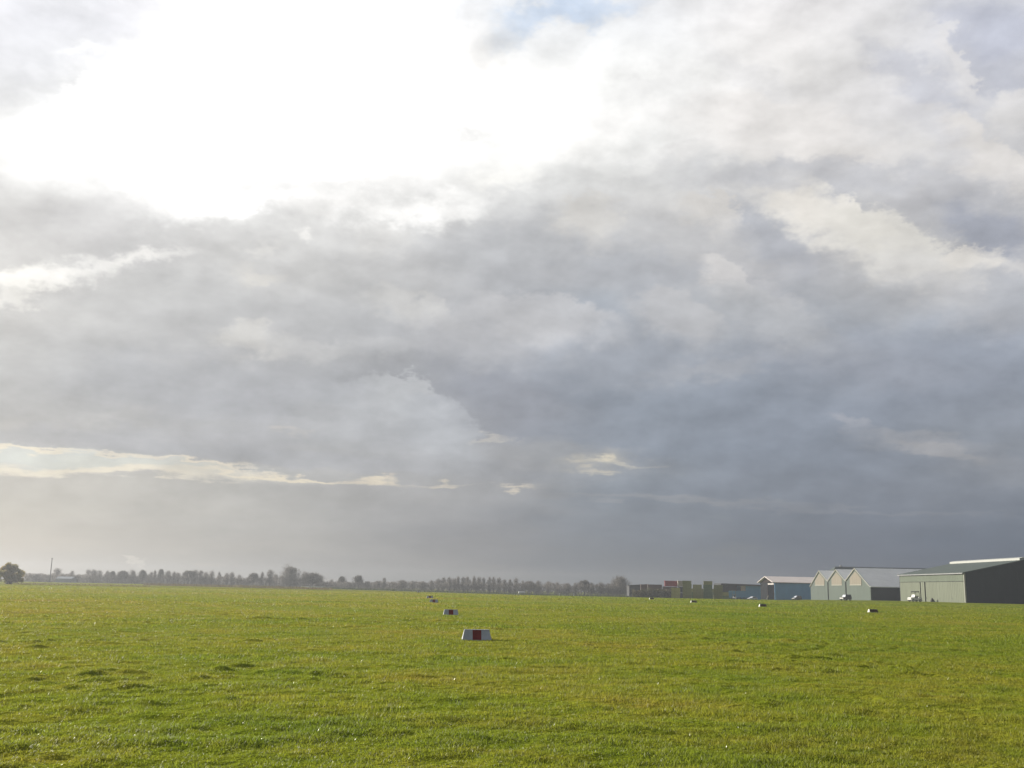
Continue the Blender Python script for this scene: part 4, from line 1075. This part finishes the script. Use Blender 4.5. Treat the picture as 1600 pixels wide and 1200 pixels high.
def make_tree(kind, seed):
    """a leafless crown about ten metres high on a limbed trunk"""
    rng = np.random.default_rng(seed); H = 10.0
    K = {'slim': (1.7, .10, 12, 620), 'oval': (3.0, .10, 17, 950), 'dome': (5.2, .04, 34, 3300), 'dark': (2.9, .30, 14, 1500), 'spread': (4.2, .10, 20, 1000)}[kind]
    Rw, z0, nl, nt = K
    root = empty('tree')
    mb = MB(); top = H*.72
    ph = rng.uniform(0, 6)
    tr = [(math.sin(ph+k*.9)*.14*k/4, math.cos(ph+k*1.1)*.14*k/4, top*k/6-(.5 if k == 0 else 0)) for k in range(7)]
    mb.tube(tr, [.30, .25, .22, .19, .15, .11, .06], 7)
    lobes = []
    for i in range(nl):
        th = i*2.4+rng.uniform(-.4, .4); f = (i+.5)/nl
        zc = H*(z0+.12+(1-z0-.22)*f); rr = Rw*(math.sqrt(max(.06, 1-abs(f*1.5-.55)**2)) if kind != 'dome' else math.sqrt(max(.05, 1-(f*.95)**2)))*rng.uniform(.05, .80)
        zc += rng.uniform(-.5, .5)
        if kind == 'dark': rr = Rw*math.sin(math.pi*(.15+.75*f))*rng.uniform(.4, .75)
        c = np.array([math.cos(th)*rr, math.sin(th)*rr, zc]); lobes.append((c, Rw*rng.uniform(.24, .55)))
        st = tr[min(5, max(1, int(6*(zc-H*.16)/top)))]
        mid = ((st[0]+c[0])/2, (st[1]+c[1])/2, (st[2]+zc)/2-.25)
        mb.tube([st, mid, tuple(c)], [.11, .07, .03], 5)
    mb.build('trunk', M['bark'] if kind != 'dark' else M['bark2'], root)
    P = []; Dd = []
    for c, r in lobes:
        k = nt//nl
        d = rng.normal(size=(k, 3)); d /= np.linalg.norm(d, axis=1)[:, None]
        rad = r*rng.random(k)**(1/2.2)
        p = c+d*rad[:, None]*np.array([1, 1, 1.05])
        g = d*.55+np.array([0, 0, 1.05])+rng.normal(size=(k, 3))*.35+np.array([c[0], c[1], 0])/Rw*.3
        g /= np.linalg.norm(g, axis=1)[:, None]
        P.append(p); Dd.append(g)
    k = int(nt*.5); th = rng.uniform(0, 6.283, k); f = rng.random(k)
    env = Rw*1.12*np.sqrt(np.clip(1-np.abs(f*(1.45 if kind != 'dome' else .98)-(.5 if kind != 'dome' else 0))**2, .04, 1))*np.sqrt(rng.random(k))*(1+.3*np.sin(th*3+seed))*rng.uniform(.6, 1.15, k)
    zz = H*(z0+.05+(.93-z0)*f)
    P.append(np.stack([np.cos(th)*env, np.sin(th)*env, zz], -1))
    g = rng.normal(size=(k, 3))*.33+np.array([0, 0, 1.0])+np.stack([np.cos(th)*env, np.sin(th)*env, th*0], -1)/Rw*.35
    Dd.append(g/np.linalg.norm(g, axis=1)[:, None])
    P = np.concatenate(P); Dd = np.concatenate(Dd); n = len(P)
    w = rng.uniform(.05, .12, n)*(1.5 if kind == 'dark' else 1.0); ln = rng.uniform(.5, 1.6, n)*np.where(rng.random(n) < .12, 1.9, 1.0)
    P = P-Dd*ln[:, None]*.5
    v, q = slivers(P, Dd, ln, w, rng)
    o = np_mesh('crown', v, None, q, M['twig_dark'] if kind == 'dark' else M['twig']); o.parent = root
    return root

PROTO = {k: [make_tree(k, 10*i+s) for s in range(2 if k == 'dome' else 4)] for i, k in enumerate(('slim', 'oval', 'dome', 'dark', 'spread'))}
tcount = {}
BASE_PX = [0, 50, 200, 300, 400, 500, 600, 700, 860, 985, 1100]
BASE_PY = [907, 908, 911, 912.5, 916.5, 919.5, 922.5, 925.5, 928, 929, 931]
def tree_depth(px): return float(np.interp(px, [0, 300, 500, 700, 985], [500, 520, 545, 575, 560]))
def tree(px, top, wpx, kind, lab, grp=None, dd=0.0):
    jit = random.Random(int(px*10)); px += jit.uniform(-1.5, 1.5); top += jit.uniform(-1.0, 2.2)*(0 if grp is None else 1); wpx *= jit.uniform(.75, 1.4)
    Y = tree_depth(px)+dd+jit.uniform(-6, 6); x = bx(px, Y); z = gz(x, Y)
    h = hz(px, top, Y)-z; w = wpx*Y/1635.0
    c = tcount.get(kind, 0); tcount[kind] = c+1
    P = PROTO[kind][c % len(PROTO[kind])]
    o = P if c < len(PROTO[kind]) else copy_tree(P)
    k = h/10.0; natural = {'slim': 3.9, 'oval': 6.8, 'dome': 11.8, 'dark': 5.6, 'spread': 9.0}[kind]*1.0
    o.location = (x, Y, z); o.rotation_euler = (0, 0, (c*2.399) % 6.28); o.scale = (1.2*w/natural, 1.2*w/natural, k)
    tag(o, lab, 'tree', grp)
G1 = 'bare trees of the far row left of the round dome tree'
G2 = 'bare trees of the far row between round dome tree and barn'
even_l = 'hazy leafless tree in the broken far row on the left, no taller than its neighbours'
even_r = 'slim hazy leafless tree in the close far row behind the left markers'
low_l = 'low hazy tree of the dim clump around the mast'
TREES = [
 (56, 897, 14, 'oval', low_l, G1), (68, 895, 12, 'oval', low_l, G1), (98, 895, 11, 'oval', low_l, G1), (122, 896, 12, 'oval', low_l, G1),
 (88, 888.5, 17, 'oval', 'bare bushy tree just right of the tall mast', G1),
 (112, 892.5, 13, 'oval', 'hazy tree standing next right from the pale glasshouse', G1),
 (137, 890, 14, 'spread', even_l, G1), (146, 888.5, 16, 'oval', 'tallest tree of the first clump right of the mast', G1), (155, 890, 14, 'spread', even_l, G1),
 (167, 891, 11, 'oval', even_l, G1), (176, 892, 9, 'dark', even_l, G1),
 (192, 890.5, 17, 'dark', 'dark spreading tree at the right of the first hazy clump', G1), (184, 894, 10, 'oval', even_l, G1),
 (208, 890.5, 14, 'oval', 'round topped grey tree between dark spreading tree and small lollipop trees', G1),
 (223.5, 890, 8, 'dark', 'left of two small lollipop shaped trees in the far row', G1),
 (236, 892, 11, 'slim', even_l, G1), (243, 891.5, 8, 'slim', even_l, G1),
 (250, 890, 8, 'dark', 'right of two small lollipop shaped trees in the far row', G1),
 (261, 892, 11, 'oval', even_l, G1), (270, 891, 9, 'oval', even_l, G1), (279, 892.5, 9, 'slim', even_l, G1),
 (294, 890, 17, 'dark', 'dark broad topped tree in the middle of the left row', G1),
 (305, 890.5, 13, 'oval', even_l, G1), (312, 891, 10, 'slim', even_l, G1),
 (322, 892, 11, 'oval', even_l, G1), (331, 890.5, 13, 'spread', 'wide grey tree with flat top near the middle of the left row', G1), (341, 892, 9, 'slim', even_l, G1),
 (353, 895, 11, 'oval', even_l, G1), (362, 893, 12, 'oval', 'thin roundish tree standing alone in a gap of the left row', G1), (374, 897, 11, 'spread', even_l, G1),
 (386, 903, 12, 'spread', even_l, G1), (397, 895.5, 15, 'dark', 'dark lopsided tree with bright gaps on both sides', G1), (409, 894, 10, 'slim', even_l, G1),
 (421.5, 890.5, 14, 'oval', 'tall oval tree left of the big dome tree', G1), (430, 897, 8, 'slim', even_l, G1),
 (455, 886.5, 34, 'dome', 'largest broad dome shaped tree on the far horizon', None),
 (476, 894.5, 17, 'oval', 'grey tree leaning against the right side of the dome tree', G2),
 (488, 896.5, 20, 'dark', 'dark wide tree right of the dome tree above a pale low wall', G2), (500, 897, 14, 'oval', 'pale grey tree at the right end of the dome tree clump', G2),
 (519, 903, 12, 'spread', 'low faint tree left of two small round trees', G2),
 (533.5, 901, 13, 'dark', 'left one of two small round dark trees right of the clump', G2),
 (559, 899, 16, 'dark', 'right one of two small round dark trees right of the clump', G2),
 (547, 908, 12, 'spread', 'low scrubby tree between the two small round dark trees', G2),
 (576, 908, 14, 'spread', 'low tree right beside the right small round dark tree', G2), (590, 907, 12, 'oval', 'low tree left of a pointed one in the hedge', G2),
 (601, 902.5, 9, 'slim', 'pointed little tree rising from the long hedge', G2),
 (614, 907, 14, 'spread', 'low tree just right of the pointed one in the hedge', G2), (629, 906.5, 16, 'oval', 'flat low tree in the long hedge left of the far pinkish marker', G2), (646, 907, 15, 'spread', 'low tree of the hedge above the far pinkish marker', G2), (660, 907.5, 14, 'oval', 'low tree of the hedge left of the far even row', G2), (674, 907, 12, 'oval', 'low tree of the hedge above the third marker', G2),
] + [(px, top, w, k, even_r, G2) for px, top, w, k in (
 (686, 903.5, 11, 'oval'), (693, 902, 10, 'slim'), (701, 902.5, 9, 'slim'), (709, 901, 10, 'slim'), (717, 900.5, 10, 'oval'), (725, 901, 9, 'slim'), (732, 900.5, 9, 'slim'), (740, 899.5, 9, 'slim'),
 (748, 900, 10, 'slim'), (756, 901.5, 9, 'slim'), (764, 901, 8, 'slim'), (771, 902, 8, 'slim'), (781, 902, 9, 'slim'), (788, 903, 8, 'slim'), (798, 904, 10, 'slim'), (808, 902.5, 11, 'oval'), (817, 905, 9, 'slim'))] + [
 (743, 907.5, 12, 'dark', 'small dark tree in front of the close far row', G2),
 (827, 908, 14, 'dark', 'dark low tree right of the close far row', G2), (842, 906.5, 12, 'oval', 'grey tree in the thinning part of the row, nearer the close row', G2),
 (858, 908.5, 12, 'oval', 'grey tree in the middle of the thinning part of the row', G2), (872, 909, 13, 'spread', 'wide low tree in the thinning part of the row', G2),
 (887, 909.5, 13, 'oval', 'faint low tree left of the round top tree', G2), (900, 909.5, 12, 'spread', 'faint wide tree next left to the round top tree', G2),
 (914.5, 905.5, 15, 'dark', 'single round topped tree between close row and big round tree', G2),
 (926, 911, 13, 'spread', 'low tree right of the round topped one', G2), (940, 909.5, 13, 'oval', 'small tree midway between round topped tree and big round tree', G2), (952, 911, 12, 'spread', 'low tree touching the left of the big round tree', G2),
 (969, 902.5, 29, 'dome', 'big round tree at the right end of the far row beside the dark barn', None),
]
for t in TREES: tree(*t)

def wood_strip(name, pts, seed, thick, dens, mt, lab, cat, size=(.3, 1.3), dY=0.0, up=.8, kind='stuff', base=None):
    """pts: (px, top py) -- a mass of stems and twigs between the ground and a ragged top"""
    rng = np.random.default_rng(seed); P = []; Dd = []
    pxs = [p[0] for p in pts]; tops = [p[1] for p in pts]
    a, b = pxs[0], pxs[-1]
    Lm = (b-a)*.33; n = int(Lm*dens)
    px = rng.uniform(a, b, n); Y = np.array([tree_depth(p) for p in px])+dY+rng.uniform(-thick/2, thick/2, n)
    if base is not None: Y = base+rng.uniform(-thick/2, thick/2, n)
    x = Y*(px-793.8)/1635.0; z = fall(x, Y)
    tp = EYE+(902+.0205*px-np.interp(px, pxs, tops))*Y/1635.0
    h = np.maximum(tp-z, .2)*(1+.28*fbm(px, px*0+seed, 7.0, 3, seed))
    hh = h*np.clip(rng.random(n)**.75, 0, 1)
    d = rng.normal(size=(n, 3))*.45+np.array([0, 0, up]); d /= np.linalg.norm(d, axis=1)[:, None]
    ln = rng.uniform(.6, 1.2, n)*size[1]; w = rng.uniform(.5, 1.2, n)*size[0]
    p = np.stack([x, Y, z+np.maximum(hh-ln*.9, -.1)], -1)
    v, q = slivers(p, d, ln, w, rng)
    o = np_mesh(name, v, None, q, mt); tag(o, lab, cat, kind=kind); return o
wood_strip('undergrowth', [(36, 896), (90, 895), (130, 896), (200, 897.5), (300, 898.5), (380, 901), (440, 901), (505, 905)], 3, 16, 85, M['twig'], 'grey hazy scrub filling the gaps under the left far trees', 'scrub')
wood_strip('undergrowth', [(500, 908), (560, 909), (590, 908), (680, 907.5), (740, 908.5), (820, 910), (900, 912), (985, 914)], 4, 16, 80, M['twig'], 'dark hazy scrub under the close row of slim trees', 'scrub')
wood_strip('dark_bank', [(505, 920.5), (600, 922.5), (700, 926.5), (860, 929.2), (985, 930.5), (1170, 932.5)], 5, 22, 70, M['herb'], 'dark green bank of rough grass along the foot of the far trees', 'bank', size=(.35, .7), base=478)
wood_strip('reed_bed', [(225, 913.5), (300, 912.8), (350, 913.2), (460, 915.5), (520, 918.5)], 6, 14, 40, M['reed'], 'brown strip of dry reeds at the left field edge', 'reeds', size=(.16, .9), base=372)
wood_strip('rough_grass', [(28, 912.2), (120, 913.4), (235, 914.6)], 7, 40, 18, M['reed'], 'tawny rough grass in front of the mast and bush', 'rough grass', size=(.12, .45), base=300)

wood_strip('scrub', [(988, 921), (1003, 918.5), (1020, 919), (1036, 917.5), (1048, 920), (1062, 923)], 12, 8, 160, M['olive'], 'olive brown scrub growing before the pile of containers', 'scrub', size=(.22, .8), base=425)

def bush():
    Y = 285; px = 15; x = bx(px, Y); z = gz(x, Y)
    root = empty('bush', (x, Y, z)); tag(root, 'single rusty green bush at the left edge of the field', 'bush')
    rng = np.random.default_rng(9)
    mb = MB(); lobes = []
    for i in range(44):
        th = rng.uniform(0, 6.28); f = rng.random()
        r = 3.7*math.sqrt(rng.random())*(1 if f < .5 else 1-.75*(f-.5)/.5)*rng.uniform(.8, 1.15); zc = .4+f*4.6
        c = np.array([math.cos(th)*r, math.sin(th)*r, zc]); lobes.append((c, rng.uniform(.4, 1.05)))
        mb.tube([(c[0]*.08, c[1]*.08, -.2), (c[0]*.45, c[1]*.45, zc*.5), tuple(c)], [.09, .06, .02], 5)
    mb.build('stems', M['bark2'], root)
    P = []; Dd = []
    for c, r in lobes:
        k = int(420*r*r+120); d = rng.normal(size=(k, 3)); d /= np.linalg.norm(d, axis=1)[:, None]
        P.append(c+d*(r*rng.random(k)**.45)[:, None]); Dd.append(d*.6+rng.normal(size=(k, 3))*.6+np.array([0, 0, .35]))
    P = np.concatenate(P); Dd = np.concatenate(Dd); Dd /= np.linalg.norm(Dd, axis=1)[:, None]
    k = P[:, 2] > .1; P, Dd = P[k], Dd[k]; n = len(P)
    v, q = slivers(P, Dd, rng.uniform(.16, .38, n), rng.uniform(.09, .18, n), rng)
    o = np_mesh('foliage', v, None, q, M['bush']); o.parent = root
bush()

def mast():
    Y = 470; px = 78.5; x = bx(px, Y); z = gz(x, Y); h = hz(px, 873.5, Y)-z
    root = empty('mast', (x, Y, z)); tag(root, 'tall thin dark mast rising above the left far trees', 'mast'); 
    mb = MB(); mb.tube([(0, 0, -.3), (0, 0, h*.5), (0, 0, h)], [.24, .2, .14], 8); mb.build('pole', M['mast'], root)
    mb = MB(); mb.box(-.5, .5, -.5, .5, -.3, .25); mb.build('footing', M['grey_wall'], root)
    mb = MB(); mb.box(-.22, .22, -.22, .22, h, h+.35); mb.build('head_box', M['mast'], root)
mast()

def glasshouse():
    Y = 488; X0, X1 = bx(87.5, Y), bx(112, Y); W = X1-X0
    root = empty('glasshouse', (X0, Y, gz(X0, Y))); tag(root, 'low pale bluish glasshouse under the far trees near the mast', 'glasshouse')
    mb = MB(); mb.box(0, W, 0, 6, -.2, 1.7)
    for k in range(1, 6): mb.box(W*k/6-.05, W*k/6+.05, -.05, -.002, -.2, 1.7)
    mb.build('wall', M['greenhouse'], root)
    mb = MB(); mb.prism([(-.2, 1.72), (6.2, 1.72), (3, 2.7)], 'x', -.2, W+.2); mb.build('roof', M['greenhouse'], root)
glasshouse()
def pale_wall():
    Y = 520; X0, X1 = bx(471, Y), bx(505, Y); W = X1-X0; z = gz(X0, Y)
    root = empty('low_wall', (X0, Y, z)); tag(root, 'long low pale wall at the foot of the dark wide tree', 'wall')
    mb = MB(); mb.box(0, W, 0, .4, -.2, .85); mb.build('wall_face', M['far_white'], root)
    mb = MB(); mb.box(-.08, W+.08, -.08, .48, .852, .96); mb.build('coping', M['trim'], root)
pale_wall()
def bale():
    Y = 500; px = 815; x = bx(px, Y); z = gz(x, Y)
    mb = MB(); mb.tube([(-1.5, 0, .62), (-1.35, 0, .62), (1.35, 0, .62), (1.5, 0, .62)], [.5, .62, .62, .5], 16)
    o = mb.build('wrapped_bale', M['far_white']); o.location = (x, Y-14, z+.25); o.rotation_euler = (0, 0, R(8))
    tag(o, 'pale long bale lying before the close far row', 'bale')
bale()

# ------------------------------------------------------------------ air
def haze():
    mb = MB(); mb.box(-1250, 1250, -1250, 1250, -3.2, 19.0)
    ma = bpy.data.materials.new('damp_air'); ma.use_nodes = True; nt = ma.node_tree; nt.nodes.clear()
    v = nt.nodes.new('ShaderNodeVolumePrincipled'); v.inputs['Color'].default_value = (.31, .33, .365, 1)
    v.inputs['Density'].default_value = HAZE; v.inputs['Anisotropy'].default_value = .48
    o = nt.nodes.new('ShaderNodeOutputMaterial'); nt.links.new(v.outputs[0], o.inputs['Volume'])
    h = mb.build('haze', ma); tag(h, 'thin damp haze over the whole airfield', 'haze', kind='stuff')
HAZE = 0.00066
haze()
